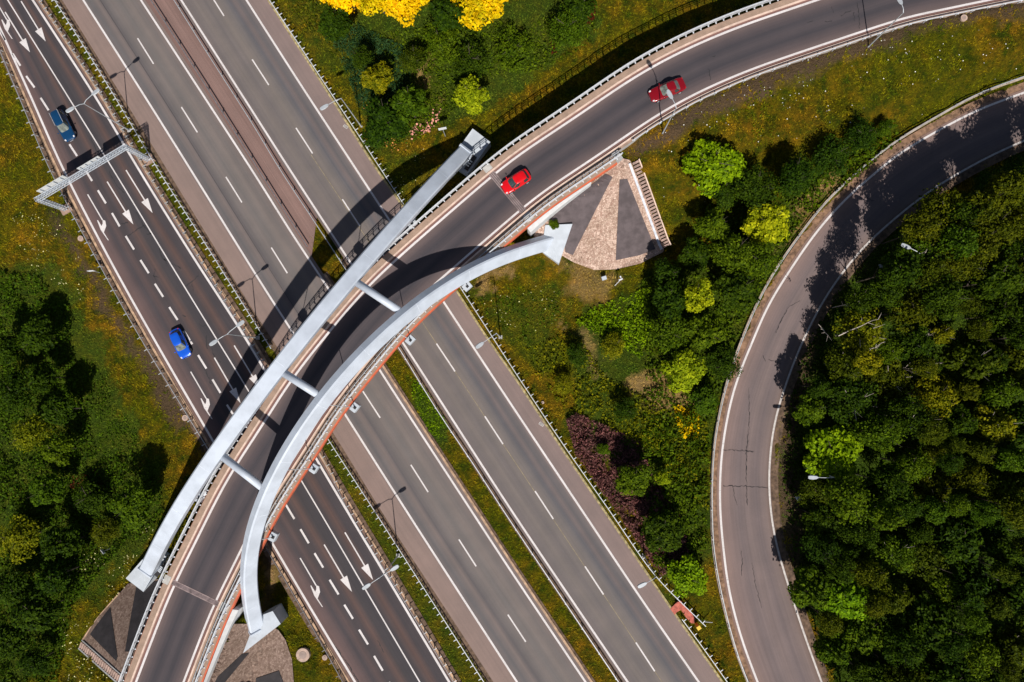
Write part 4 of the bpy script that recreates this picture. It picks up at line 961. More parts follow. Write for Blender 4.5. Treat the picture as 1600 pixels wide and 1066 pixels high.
# ------------------------------------------------------------------ cars
def car(name, label, px, z, ahead_px, L_, Wd, H_, paintm, style):
    a_ = P(px, z+.5); q = P(ahead_px, z+.5)-a_; rz = math.atan2(q[1], q[0])
    t = thing(name, label, 'car', (a_[0], a_[1], z), rz, group='cars on the roads'); w_ = Wd/2; l = L_/2
    bz = .92 if style == 'suv' else .84                       # belt height
    hood = bz-.06
    # stations: x, half width, z low, z top at centre, z shoulder
    S = [(-l-.02, .50*w_, .48, .66, .62), (-l+.05, .78*w_, .36, bz-.08, bz-.14), (-l+.30, .95*w_, .28, bz, bz-.09), (-l*.62, w_, .24, bz+.02, bz-.06), (-l*.2, w_, .22, bz, bz-.06), (l*.25, w_, .22, bz, bz-.07),
         (l*.52, w_*.99, .22, hood-.01, hood-.10), (l*.74, .97*w_, .26, hood-.07, hood-.17), (l-.28, .88*w_, .28, hood-.14, hood-.25), (l-.08, .72*w_, .32, hood-.25, hood-.33), (l+.03, .46*w_, .42, .54, .50)]
    V = []; m = 10
    for x_, ww, z0, zt, zs in S:
        V += [(x_, -ww*.86, z0), (x_, -ww, z0+.18), (x_, -ww, zs-.08), (x_, -ww*.93, zs+.03), (x_, -ww*.5, zt), (x_, ww*.5, zt), (x_, ww*.93, zs+.03), (x_, ww, zs-.08), (x_, ww, z0+.18), (x_, ww*.86, z0)]
    n_ = len(S); F_ = [(i*m+j, i*m+(j+1) % m, (i+1)*m+(j+1) % m, (i+1)*m+j) for i in range(n_-1) for j in range(m)]+[tuple(range(m-1, -1, -1)), tuple(range((n_-1)*m, n_*m))]
    bd = meshobj('body', V, F_, paintm, t, smooth=True)
    bmx = bmesh.new(); bmx.from_mesh(bd.data); bmesh.ops.recalc_face_normals(bmx, faces=bmx.faces); bmx.to_mesh(bd.data); bmx.free()
    ss = bd.modifiers.new('s', 'SUBSURF'); ss.levels = 2; ss.render_levels = 2
    # cabin frustum: base at the belt, roof above
    wf, rf, rr, wr = {'suv': (l*.42, l*.10, -l*.86, -l*.95), 'hatch': (l*.46, l*.12, -l*.70, -l*.88), 'saloon': (l*.36, l*.04, -l*.42, -l*.68)}[style]
    wb, wt = w_*.90, w_*.67; zb, zt = bz-.05, H_
    def ring(x0, x1, hw, z, ex, nose=0.0):
        out = []
        for k_ in range(48):
            a_ = 2*math.pi*(k_+.5)/48; ca, sa = math.cos(a_), math.sin(a_)
            out.append(((x0+x1)/2+(x1-x0)/2*math.copysign(abs(ca)**(2/ex), ca), hw*math.copysign(abs(sa)**(2/ex), sa)*(1-nose*max(0, ca)), z))
        return out
    rings = [ring(wr, wf, wb, zb, 4.5, .08), ring(rr, rf, wt, zt-.07, 4.5, .06), ring(rr+.10, rf-.12, wt-.08, zt-.015, 4.2, .06), ring(rr+.45, rf-.45, wt*.55, zt+.02, 3, .05)]
    Vr = sum(rings[1:], []); n4 = 48
    Fr = [(i*n4+j, i*n4+(j+1) % n4, (i+1)*n4+(j+1) % n4, (i+1)*n4+j) for i in range(2) for j in range(n4)]+[tuple(range(2*n4, 3*n4))]
    cab = MB().add(Vr, Fr).obj('roof', paintm, t, smooth=True)
    def band(nm, ks, mat, out_=.0):
        A_ = [rings[0][k_ % 48] for k_ in ks]; B_ = [rings[1][k_ % 48] for k_ in ks]; n_ = len(ks)
        return MB().add(A_+B_, [(q, q+1, n_+q+1, n_+q) for q in range(n_-1)]).obj(nm, mat, t, smooth=False)
    def kspan(pred):
        return [k_ for k_ in range(48) if pred(k_)]
    fr_ = [p for p in range(-7, 7)]; 
    band('windscreen', list(range(-6, 6)), M_SCREEN if 'bright red' not in label else M_GLASS)
    band('rear_window', list(range(18, 30)), M_GLASS if style != 'saloon' else simple('rear_glass', (.14, .16, .15), .12))
    for a0 in (6, 31):
        band('side_window', list(range(a0, a0+6)), M_GLASS); band('side_window', list(range(a0+6, a0+12)) if a0 == 6 else list(range(a0+6, a0+11)), M_GLASS)
    pil = MB()
    for k0 in (5, 11, 17, 29, 36, 41):
        A_ = [rings[0][k_ % 48] for k_ in (k0, k0+1)]; B_ = [rings[1][k_ % 48] for k_ in (k0, k0+1)]
        pil.add(A_+B_, [(0, 1, 3, 2)])
    A_ = rings[0][30:32]; B_ = rings[1][30:32]; pil.add(list(A_)+list(B_), [(0, 1, 3, 2)])
    pil.obj('pillars', paintm, t)
    for sx in (-.60, .62):
        for sy in (-1, 1):
            wh = thing('wheel', None, None); wh.parent = t; wh.location = (l*sx, sy*(w_-.10), .32); del_ = None
            MB().tube((0, -.11, 0), (0, .11, 0), .32, n=24).obj('tyre', M_BLACK, wh, bevel=.03); MB().tube((0, -.118, 0), (0, .118, 0), .19, n=16).obj('rim', M_STEEL, wh)
    for sy in (-1, 1):
        o = MB().box((0, 0, 0), (.26, .20, .10)).obj('headlight', M_LAMPG, t, bevel=.04); o.location = (l*.865, sy*w_*.70, hood-.22); o.rotation_euler = (0, .35, -sy*.5)
        o = MB().box((0, 0, 0), (.10, .26, .16)).obj('tail_light', simple('tail_red', (.5, .01, .01), .2), t, bevel=.03); o.location = (-l+.16, sy*w_*.66, bz-.14); o.rotation_euler = (0, 0, sy*.3)
        o = MB().box((0, 0, 0), (.12, .22, .13)).obj('wing_mirror', paintm, t, bevel=.04); o.location = (wf-.12, sy*(w_+.08), bz+.06)
    MB().box((l-.02, 0, .42), (.04, .5, .11)).obj('number_plate', M_SW, t)
    MB().box((l-.03, 0, .56), (.06, w_*.9, .12)).obj('grille', M_DARK, t, bevel=.02)
    if style == 'suv':
        for sy in (-1, 1): MB().tube((rr+.1, sy*wt*.98, zt+.07), (rf-.1, sy*wt*.98, zt+.06), .025, n=6).obj('roof_rail', M_RAILW, t)
    return t
car('parked_car' if 0 else 'estate_car', 'dark teal-blue estate car with roof rails near the sign gantry', (100.5, 197), 0, (118, 233), 4.75, 1.86, 1.60, paint('paint_teal', (.006, .055, .15)), 'suv')
car('hatchback_car', 'bright blue hatchback in the left lane above the bridge', (282, 537), 0, (300, 577), 4.35, 1.86, 1.42, paint('paint_blue', (.01, .12, .75)), 'hatch')
car('hatchback_car', 'bright red hatchback crossing the joint of the bridge ramp', (806, 284), RZ, (782, 299), 4.0, 1.80, 1.48, paint('paint_red', (.85, .006, .010)), 'hatch')
car('saloon_car', 'dark red saloon on the ramp under the lamp head', (1042, 141), RZ, (1010, 154), 4.8, 1.85, 1.38, paint('paint_crimson', (.28, .004, .010)), 'saloon')

# ------------------------------------------------------------------ trees
def quads(C_, U, V_):
    n = len(C_); P4 = np.stack([C_-U-V_, C_+U-V_, C_+U+V_, C_-U+V_], 1).reshape(-1, 3)
    return P4, np.arange(4*n).reshape(n, 4)
def rnd_frames(n, up_bias, g, dirs=None):
    nrm = g.normal(size=(n, 3)); nrm /= np.linalg.norm(nrm, axis=1)[:, None]
    nrm[:, 2] = np.abs(nrm[:, 2])
    if dirs is not None: nrm = nrm+dirs*1.1
    nrm[:, 2] += up_bias; nrm /= np.linalg.norm(nrm, axis=1)[:, None]
    a_ = g.normal(size=(n, 3)); u = np.cross(nrm, a_); u /= np.linalg.norm(u, axis=1)[:, None]; v = np.cross(nrm, u)
    return u, v
def crown_mesh(name, seed, n, lobes, leaf, loose=.10, flat_=.8, shape='round'):
    g = np.random.default_rng(seed); lc_ = []; lr_ = []
    for k_ in range(lobes):
        for _ in range(30):
            d = g.normal(size=3); d /= np.linalg.norm(d); d[2] = d[2]*.8+.15
            c_ = d*g.uniform(.35, .78); c_[2] *= flat_
            if all(np.linalg.norm(c_-o) > .22 for o in lc_): break
        lc_.append(c_); lr_.append(g.uniform(.20, .38))
    lc_.append(np.array([0, 0, .1])); lr_.append(.5)
    lc_ = np.array(lc_); lr_ = np.array(lr_); w_ = lr_**2; w_ /= w_.sum()
    idx = g.choice(len(lc_), n, p=w_); d = g.normal(size=(n, 3)); d /= np.linalg.norm(d, axis=1)[:, None]
    d[:, 2] = np.where(g.random(n) < .6, np.abs(d[:, 2]), d[:, 2])
    # leaves gather in sprays on each lobe
    rr = lr_[idx]*np.clip(g.normal(.95, .12+loose, n), .2, 1.35)
    C_ = lc_[idx]+d*rr[:, None]
    spray = (vn(C_[:, 0]*1+C_[:, 2], C_[:, 1]+C_[:, 2]*.7, .12, seed) > .34); C_ = C_[spray]; d = d[spray]; n = len(C_)
    u, v = rnd_frames(n, .35, g, d); s_ = leaf*g.uniform(.55, 1.25, n)[:, None]
    V, F_ = quads(C_, u*s_, v*s_*.62)
    me = bpy.data.meshes.new(name); o = meshobj(name, V, F_, LEAF['mid']); me = o.data; bpy.data.objects.remove(o); return me
CR = {'leafy': [crown_mesh('crown', s_, 6500, 16, .052, .06) for s_ in (1, 2, 3)],
      'clump': [crown_mesh('crown', s_, 6000, 22, .050, .03) for s_ in (11, 12)],
      'dense': [crown_mesh('crown', s_, 9000, 30, .042, .02) for s_ in (31, 32)],
      'loose': [crown_mesh('crown', s_, 5200, 26, .040, .22) for s_ in (21, 22, 23)]}
def trunk_mesh(name, seed, mat, spread=.55):
    g = random.Random(seed); mb = MB(); mb.tube((0, 0, -.08), (.01, 0, .45), .034, .026, 8, False).tube((.01, 0, .45), (0, .02, .92), .026, .008, 8)
    for k_ in range(9):
        a_ = k_*2.4+g.random(); z0 = .35+.055*k_; r_ = spread*g.uniform(.6, 1.0)
        p0 = Vector((0, 0, z0)); p1 = Vector((math.cos(a_)*r_*.5, math.sin(a_)*r_*.5, z0+.14)); p2 = Vector((math.cos(a_)*r_, math.sin(a_)*r_, z0+.22+.1*g.random()))
        mb.tube(p0, p1, .015, .009, 5, False).tube(p1, p2, .009, .003, 5, False)
        p3 = p1+Vector((math.cos(a_+.8)*r_*.35, math.sin(a_+.8)*r_*.35, .12)); mb.tube(p1, p3, .006, .002, 4, False)
    o = mb.obj(name, mat); me = o.data; bpy.data.objects.remove(o); return me
TR = {'bark': [trunk_mesh('trunk', s_, M_BARK) for s_ in (1, 2)], 'birch': [trunk_mesh('trunk', s_, M_BIRCH, .7) for s_ in (3, 4)]}
NT = 0
def base_of(px, h, r):
    zc = 1.0+h-.95*max(r*.9, min(h*.40, r*1.5)); return P(px, zc)
def tree(px, r, h, kind, col, label, group=None, bark='bark', name='broadleaf_tree', cz=.72, crown_at=None):
    """px: photo pixel of the crown's middle, r crown radius in metres, h tree height"""
    global NT; NT += 1
    sz = max(r*.9, min(h*.40, r*1.5)); up_ = max(h-sz*.95, r*.55)
    z0 = float(T(*P(px, 1.0)[:2])); zc = z0+up_; c_ = P(px, zc); z0 = float(T(c_[0], c_[1])); zc = z0+up_
    c_ = P(px, zc); t = thing(name, label, 'shrub' if 'shrub' in name else 'tree', (c_[0], c_[1], z0), 0, group)
    me = CR[kind][NT % len(CR[kind])]; o = bpy.data.objects.new('crown', me); COL.objects.link(o); o.parent = t
    o.material_slots[0].link = 'OBJECT'; o.material_slots[0].material = LEAF[col]
    o.location = (0, 0, zc-z0); s_ = r*1.02; o.scale = (s_*RND.uniform(.92, 1.08), s_*RND.uniform(.92, 1.08), sz); o.rotation_euler = (0, 0, RND.uniform(0, 6.28))
    tm = TR[bark][NT % 2]; o = bpy.data.objects.new('trunk', tm); COL.objects.link(o); o.parent = t; hh = h*.93
    o.scale = (r*1.15, r*1.15, hh); o.rotation_euler = (0, 0, RND.uniform(0, 6.28))
    return t
m2px = 1/11.3
TREES = [ # pixel, radius px, height m, kind, colour, label
 ((538, -18), 46, 9, 'dense', 'yellow', 'bright yellow tree at the top edge, leftmost of the yellow ones'),
 ((586, -14), 42, 9, 'dense', 'yellow', 'bright yellow tree at the top edge, second of the yellow ones from the left'),
 ((632, -4), 50, 9, 'dense', 'yellow', 'largest bright yellow tree at the top edge, left of the dark gap'),
 ((740, 2), 46, 9, 'dense', 'yellow', 'bright yellow tree at the top edge, right of the dark gap'),
 ((778, -26), 34, 8, 'dense', 'yellow', 'bright yellow tree mostly cut off at the top edge, rightmost of the yellow ones'),
 ((737, 151), 29, 6.5, 'clump', 'lime', 'lime green tree directly above the upper arch foot'),
 ((1109, 260), 46, 5.5, 'leafy', 'bright', 'broad bright green tree right of the stone steps'),
 ((1198, 352), 38, 7, 'leafy', 'lime', 'yellow-green tree in the thicket between cobbled slope and loop road'),
 ((1090, 462), 27, 9, 'clump', 'lime', 'narrow yellow-green tree in the middle of the dark thicket'),
 ((1066, 578), 33, 7, 'clump', 'lime', 'round yellow-green tree below the dark thicket'),
 ((1035, 747), 13, 4, 'clump', 'lime', 'tiny yellow-green tree beside the dark round tree near the purple shrubs'),
 ((1072, 900), 33, 5, 'clump', 'bright', 'bright green round tree above the emergency phone'),
 ((990, 748), 29, 6, 'clump', 'mid', 'dark green round tree among the purple shrubs'),
 ((1035, 830), 36, 6, 'leafy', 'dark', 'dark green tree between the purple shrubs and the bright round tree'),
 ((943, 702), 11, 2, 'clump', 'mid', 'small round green bush in the middle of the purple shrubs'),
 ((1298, 708), 45, 9, 'clump', 'bright', 'bright green tree on the edge of the wood beside the loop road lamp'),
 ((1262, 640), 26, 8, 'leafy', 'mid', 'green tree on the wood edge just above the brightest one'),
 ((1266, 920), 34, 8, 'leafy', 'mid', 'green tree at the wood edge where the loop road straightens'),
 ((1320, 930), 38, 9, 'leafy', 'bright', 'bright leafy tree in the lower left corner of the wood'),
 ((1350, 985), 36, 9, 'leafy', 'mid', 'leafy tree in the lower left of the wood behind the corner tree'),
 ((1300, 1010), 30, 8, 'leafy', 'mid', 'green tree at the bottom of the wood beside the road'),
 ((1360, 1050), 30, 8, 'leafy', 'dark', 'dark tree at the bottom edge of the wood near the road'),
 ((1340, 520), 40, 10, 'loose', 'weed', 'sparse birch with bare white limbs at the upper left of the wood'),
 ((1318, 568), 30, 9, 'loose', 'olive', 'olive birch behind the bare-limbed one in the wood'),
 ((605, 190), 40, 7, 'leafy', 'dark', 'broad dark green tree left of the pink flowers'),
 ((640, 165), 34, 7, 'leafy', 'mid', 'green tree between the pink flowers and the dark broad tree'),
 ((592, 125), 28, 6, 'leafy', 'weed', 'olive bushy tree above the dark broad tree by the reeds'),
 ((565, 92), 18, 6, 'loose', 'dark', 'small dark tree in the bluish reeds'),
 ((525, 38), 30, 7, 'leafy', 'dark', 'dark tree under the leftmost yellow tree'),
 ((700, 25), 32, 9, 'leafy', 'dark', 'dark green tree in the gap between the yellow trees'),
 ((690, 70), 34, 6, 'loose', 'mid', 'green tree below the gap between the yellow trees'),
 ((735, 95), 34, 5, 'loose', 'dark', 'dark tree above the lime green tree'),
 ((650, 95), 26, 5, 'loose', 'olive', 'olive tree right of the bluish reeds'),
 ((690, 125), 26, 5, 'leafy', 'dark', 'dark bush tree left of the lime green tree'),
 ((800, 80), 36, 4, 'loose', 'mid', 'loose green tree below the rightmost yellow tree'),
 ((850, 70), 34, 5, 'leafy', 'mid', 'green tree near the top between yellow trees and ramp shadow'),
 ((885, 45), 32, 6, 'loose', 'mid', 'rounded green tree beside the reddish bush at the top'),
 ((905, 15), 28, 6, 'leafy', 'dark', 'dark tree at the top edge nearest the ramp'),
 ((820, 20), 26, 5, 'loose', 'olive', 'olive tree at the top edge right of the yellow ones'),
 ((1130, 300), 24, 4, 'leafy', 'dark', 'dark tree behind the broad bright green one'),
 ((1180, 292), 34, 7, 'loose', 'dark', 'dark tree above the yellow-green thicket tree'),
 ((1240, 275), 32, 7, 'loose', 'dark', 'dark tree in the row running up towards the loop road'),
 ((1300, 245), 32, 6, 'loose', 'dark', 'dark tree in the upper thicket close to the loop road bend'),
 ((1345, 212), 24, 5, 'loose', 'dark', 'dark tree second from the top end of the thicket'),
 ((1380, 200), 15, 4, 'loose', 'mid', 'small tree at the top end of the thicket beside the loop road'),
 ((1115, 355), 28, 7, 'leafy', 'mid', 'green tree right of the foot of the stone steps'),
 ((1085, 398), 26, 6, 'leafy', 'dark', 'dark tree at the corner of the cobbled slope'),
 ((1145, 395), 36, 8, 'loose', 'mid', 'tall green tree in the heart of the thicket'),
 ((1185, 410), 30, 8, 'loose', 'mid', 'green tree in the thicket against the loop road kerb'),
 ((1150, 455), 34, 8, 'leafy', 'dark', 'dark tree right of the narrow yellow-green one'),
 ((1050, 470), 32, 7, 'leafy', 'dark', 'dark tree left of the narrow yellow-green one'),
 ((1040, 430), 24, 6, 'leafy', 'dark', 'dark tree below the cobbled slope near the green creeper patch'),
 ((1045, 520), 32, 7, 'loose', 'mid', 'green tree below the dark ones, right of the green creeper patch'),
 ((1100, 520), 34, 7, 'leafy', 'mid', 'green tree below the narrow yellow-green one'),
 ((1130, 570), 26, 5, 'loose', 'dark', 'dark tree beside the loop road right of the round yellow-green tree'),
 ((1100, 625), 24, 4, 'leafy', 'mid', 'green bushy tree under the round yellow-green tree'),
 ((900, 555), 19, 4, 'loose', 'dark', 'dark loose tree in the rough below the bridge, left of the path'),
 ((975, 640), 20, 4, 'loose', 'dark', 'dark loose tree above the purple shrubs'),
 ((880, 600), 17, 3, 'loose', 'weed', 'light bushy tree near the right motorway guardrail'),
 ((960, 540), 22, 3, 'loose', 'weed', 'weedy bush below the green creeper patch'),
 ((58, 528), 34, 6, 'leafy', 'mid', 'green tree highest in the left thicket'),
 ((8, 545), 30, 7, 'leafy', 'mid', 'green tree at the left frame edge in the upper thicket'),
 ((70, 590), 30, 7, 'leafy', 'dark', 'large dark tree in the upper left thicket'),
 ((22, 610), 40, 8, 'loose', 'mid', 'green tree at the left edge below the large dark one'),
 ((95, 640), 34, 7, 'leafy', 'dark', 'dark tree on the grass side of the left thicket'),
 ((50, 675), 38, 7, 'loose', 'weed', 'light olive loose tree deep in the left thicket'),
 ((90, 705), 30, 6, 'leafy', 'mid', 'green tree below the dark one on the grass side'),
 ((10, 720), 36, 6, 'loose', 'mid', 'green tree at the left edge in the middle of the thicket'),
 ((75, 765), 34, 6, 'leafy', 'mid', 'green tree in the lower middle of the left thicket'),
 ((145, 775), 36, 4, 'loose', 'mid', 'loose green tree above the flowering meadow'),
 ((208, 785), 38, 7, 'leafy', 'mid', 'green round tree left of the lower end of the upper arch'),
 ((165, 830), 26, 4, 'loose', 'olive', 'olive bush tree beside the flowering meadow'),
 ((100, 850), 38, 7, 'leafy', 'mid', 'large green tree left of the flowering meadow'),
 ((35, 840), 40, 6, 'loose', 'weed', 'light olive tree at the left edge above the lower thicket'),
 ((88, 900), 34, 8, 'leafy', 'dark', 'dark tree below the large green one'),
 ((20, 920), 38, 6, 'loose', 'mid', 'green tree at the left edge of the lower thicket'),
 ((62, 955), 38, 8, 'leafy', 'dark', 'tall dark tree in the lower left thicket'),
 ((15, 1000), 38, 7, 'leafy', 'dark', 'dark tree near the bottom left corner'),
 ((55, 1035), 30, 6, 'loose', 'mid', 'green tree at the bottom edge, left corner'),
]
SKIP = ('green tree near the top between yellow', 'dark bush tree left of the lime', 'olive tree at the top edge right', 'green tree at the left edge in the middle')
for pp, r, h, kd, cl, lb in TREES:
    if pp[0] < 262:
        r *= .88
        if cl == 'mid' and (pp[0]+pp[1]) % 3 != 0: cl = 'dark'
    if lb.startswith(SKIP): continue
    zc = max(1.0, h*.6); rm = r*(CAM_H-zc)/FPX
    tree(pp, rm, h, kd, cl, lb, None, 'birch' if 'birch' in lb else 'bark', 'broadleaf_tree' if r > 14 else 'small_tree')
# the wood inside the loop: every tree a thing, spread by dart throwing
WOOD = [(1250, 560), (1300, 480), (1372, 400), (1465, 330), (1550, 285), (1640, 245), (1830, 180), (1830, 1190), (1350, 1190), (1300, 1000), (1262, 880), (1246, 780), (1262, 680), (1236, 640)]
taken = [(t_[0], t_[1]) for t_ in TREES if t_[0][0] > 1225 and t_[0][1] > 470]
rg = random.Random(5); made = 0
zones_x = [(1340, 'nearest the loop road'), (1440, 'in its left middle'), (1530, 'in its right middle'), (1900, 'by the right frame edge')]
zones_y = [(480, 'top part'), (640, 'upper part'), (800, 'middle part'), (950, 'lower part'), (1200, 'bottom part')]
C_OX = corridor(off(lo, -2.0), off(li, 1.6))
for k_ in range(14000):
    p = (rg.uniform(1236, 1820), rg.uniform(190, 1180))
    if not pip(np.array([p[0]]), np.array([p[1]]), WOOD)[0]: continue
    r = (rg.uniform(30, 44) if k_ < 500 else rg.uniform(17, 32)) if p[1] > 470 else rg.uniform(26, 38)
    if any(math.hypot(p[0]-q[0], p[1]-q[1]) < (r+rq)*(.76 if p[1] > 430 else .52) for q, rq in taken): continue
    h = rg.uniform(8, 13) if p[0] > 1300 else rg.uniform(6, 9)
    if p[1] < 470: h = rg.uniform(11, 14.5)
    if p[0] > 1640 and p[1] > 560: continue
    bb = base_of(p, h, r/11.3)
    if pip(np.array([bb[0]]), np.array([bb[1]]), C_OX)[0]: continue
    taken.append((p, r))
    v_ = rg.random(); cl = 'olive' if v_ < .34 else 'dark' if v_ < .76 else 'mid' if v_ < .97 else 'weed'
    zx = [n for l_, n in zones_x if p[0] < l_][0]; zy = [n for l_, n in zones_y if p[1] < l_][0]
    cn = {'olive': 'olive-green', 'dark': 'dark green', 'mid': 'fresh green', 'weed': 'yellowish olive'}[cl]
    tree(p, r*(CAM_H-h*.6)/FPX, h, 'loose' if rg.random() < .7 else 'leafy', cl, f'{cn} tree in the {zy} of the wood, {zx}', 'trees of the wood inside the loop', 'birch' if rg.random() < .25 else 'bark'); made += 1
print('wood trees', made)
# bush by the upper right arch foot
tree((866, 351), .75, 1.6, 'clump', 'mid', 'small dark green shrub growing against the right-hand arch foot', None, 'bark', 'foot_shrub')
# bare white birch limbs showing through the crowns
def limb(px0, px1, z0_, z1_, label, seed):
    g = random.Random(seed); a_, b_ = P(px0, z0_), P(px1, z1_); mb = MB(); last = Vector(a_.tolist()); n = 7
    for k_ in range(1, n+1):
        q = Vector((a_+(b_-a_)*k_/n).tolist())+Vector((g.uniform(-.12, .12), g.uniform(-.12, .12), g.uniform(-.05, .1))); mb.tube(last, q, .07*(1-k_/n*.7), .07*(1-(k_+1)/n*.65), 6)
        if k_ % 2: 
            e = q+Vector((g.uniform(-1, 1), g.uniform(-1, 1), .5))*.9; mb.tube(q, e, .03, .01, 5)
        last = q
    tag(mb.obj('bare_branch', M_BIRCH), label, 'branch')
for i, (p0, p1, lb) in enumerate([((1310, 525), (1372, 498), 'long bare pale branch over the upper left of the wood'), ((1358, 548), (1384, 534), 'short forked pale branch right of the long one in the wood'),
                                  ((1283, 514), (1296, 528), 'thin bare twig at the wood edge beside the loop road'), ((1420, 407), (1446, 394), 'pale broken branch beside the lamp in the wood'), ((1470, 457), (1494, 452), 'reddish pale twig in the upper middle of the wood')]):
    limb(p0, p1, 9.5, 11.5, lb, i)

# ------------------------------------------------------------------ low growth
roads_xy = [C_L, C_A, C_B, C_O, C_RA]
def scatter_pts(poly, dens, seed, avoid=True):
    g = np.random.default_rng(seed); po = np.array(poly); x0, y0 = po.min(0); x1, y1 = po.max(0); n = int((x1-x0)*(y1-y0)*dens)
    px_ = g.uniform(x0, x1, n); py_ = g.uniform(y0, y1, n); k_ = pip(px_, py_, poly)
    px_, py_ = px_[k_], py_[k_]
    if avoid:
        bad = np.zeros(len(px_), bool)
        for c_ in roads_xy+[FE, FW, FS, C_MED, C_BE]: bad |= pip(px_, py_, c_)
        px_, py_ = px_[~bad], py_[~bad]
    return px_, py_, g
C_MED = corridor(a2[near(a2, P((190, -50))):near(a2, P((488, 412)))], b1[:near(b1, P((506, 347)))])
C_BE = corridor(off(rn[:js+6], 1.9), off(rn[:js+6], -RW-2.6))
def growth(name, px_poly, dens, size, hgt, col, label, seed, asp=.6, clump=1.6):
    px_, py_, g = scatter_pts(WP(px_poly), dens, seed)
    hm = vn(px_, py_, clump, seed+3)*.65+vn(px_, py_, clump*.4, seed+4)*.35
    keep = g.random(len(px_)) < np.clip(hm*2.2-.3, .12, 1); px_, py_, hm = px_[keep], py_[keep], hm[keep]
    z_ = T(px_, py_)+hm**1.5*hgt*g.uniform(.35, 1.0, len(px_)); n = len(px_)
    u, v = rnd_frames(n, .25, g); s_ = size*g.uniform(.5, 1.3, n)[:, None]
    V, F_ = quads(np.stack([px_, py_, z_], 1), u*s_, v*s_*asp)
    return tag(meshobj(name, V, F_, LEAF[col]), label, 'plants', kind='stuff')
growth('undergrowth', [(1000, 440), (1060, 400), (1120, 300), (1250, 262), (1400, 185), (1405, 225), (1270, 330), (1215, 395), (1180, 470), (1140, 550), (1108, 670), (1105, 850), (1080, 905), (1020, 880), (1000, 700), (1010, 560)], 26, .17, 2.2, 'mid', 'green undergrowth between the trees beside the loop road', 1)
growth('undergrowth', [(895, 505), (922, 482), (1025, 445), (1022, 520), (1000, 560), (940, 525)], 50, .13, 1.2, 'bright', 'dense bright green creeper patch below the cobbled slope', 2)
growth('undergrowth', [(820, 545), (900, 520), (950, 590), (1040, 640), (1105, 660), (1108, 800), (1060, 760), (1010, 700), (930, 660), (880, 640), (840, 590)], 19, .14, 1.3, 'weed', 'yellowish weeds on the rough ground right of the motorway', 3)
growth('purple_shrubs', [(884, 655), (900, 645), (935, 660), (1000, 690), (1020, 740), (1062, 800), (1078, 880), (1032, 900), (960, 795), (900, 712)], 90, .15, 1.6, 'purple', 'dense purple-leaved barberry hedge along the right guardrail', 4, .45)
growth('flowering_weeds', [(1050, 628), (1092, 648), (1090, 690), (1062, 682)], 70, .12, 1.2, 'yellow', 'yellow flowering weeds near the loop road', 5)
growth('reddish_bush', [(908, -5), (928, 3), (929, 34), (918, 40), (912, 22)], 60, .12, 1.8, 'red', 'reddish brown bush at the top edge', 51)
growth('reddish_bush', [(858, 40), (868, 40), (870, 84), (862, 86)], 50, .10, .8, 'red', 'thin reddish brown strip of growth in the upper verge', 52)
growth('reddish_bush', [(110, 745), (150, 735), (170, 770), (140, 790), (115, 780)], 30, .10, 1.0, 'red', 'reddish growth in the left thicket', 53)
growth('reeds', [(517, 62), (560, 38), (640, 80), (645, 150), (600, 175), (562, 172), (545, 120)], 60, .20, 1.3, 'reed', 'bluish green reeds in the upper verge', 6, .18)
growth('undergrowth', [(570, 60), (700, 40), (830, 35), (935, 0), (925, 70), (840, 112), (750, 122), (700, 185), (660, 220), (600, 230), (575, 170), (640, 150)], 17, .14, 1.1, 'mid', 'green undergrowth in the verge above the arch foot', 7)
growth('undergrowth', [(-20, 420), (60, 430), (110, 480), (125, 600), (150, 700), (250, 745), (262, 820), (200, 850), (120, 940), (90, 1066), (-20, 1090)], 26, .14, 1.5, 'mid', 'dark undergrowth of the left thicket', 8)
growth('undergrowth', [(1250, 500), (1400, 372), (1660, 232), (1660, 1120), (1312, 1090), (1240, 900), (1222, 760), (1232, 640)], 9, .18, 1.2, 'dark', 'undergrowth on the floor of the wood', 9)
growth('undergrowth', [(60, 560), (140, 560), (200, 650), (245, 745), (150, 700)], 14, .12, .5, 'mid', 'low green growth between the left thicket and the slope', 10)
growth('undergrowth', [(1000, 290), (1060, 300), (1080, 370), (1045, 385)], 6, .10, .4, 'weed', 'sparse weeds beside the stone steps', 11)
growth('undergrowth', [(740, 470), (800, 440), (870, 470), (900, 520), (830, 545), (790, 520)], 9, .12, .5, 'mid', 'green patches in the rough grass below the bridge', 12)
growth('undergrowth', [(642, 590), (665, 603), (700, 662), (695, 688), (672, 678), (645, 622)], 70, .09, .35, 'bright', 'lush green clover patch in the motorway median', 13)
growth('undergrowth', [(1160, 150), (1210, 140), (1205, 230), (1175, 240)], 14, .12, .8, 'weed', 'tall light weeds on the bank under the ramp', 14)
growth('undergrowth', [(430, -10), (520, -10), (560, 60), (520, 90)], 12, .12, .5, 'olive', 'rough growth by the upper right guardrail', 15)

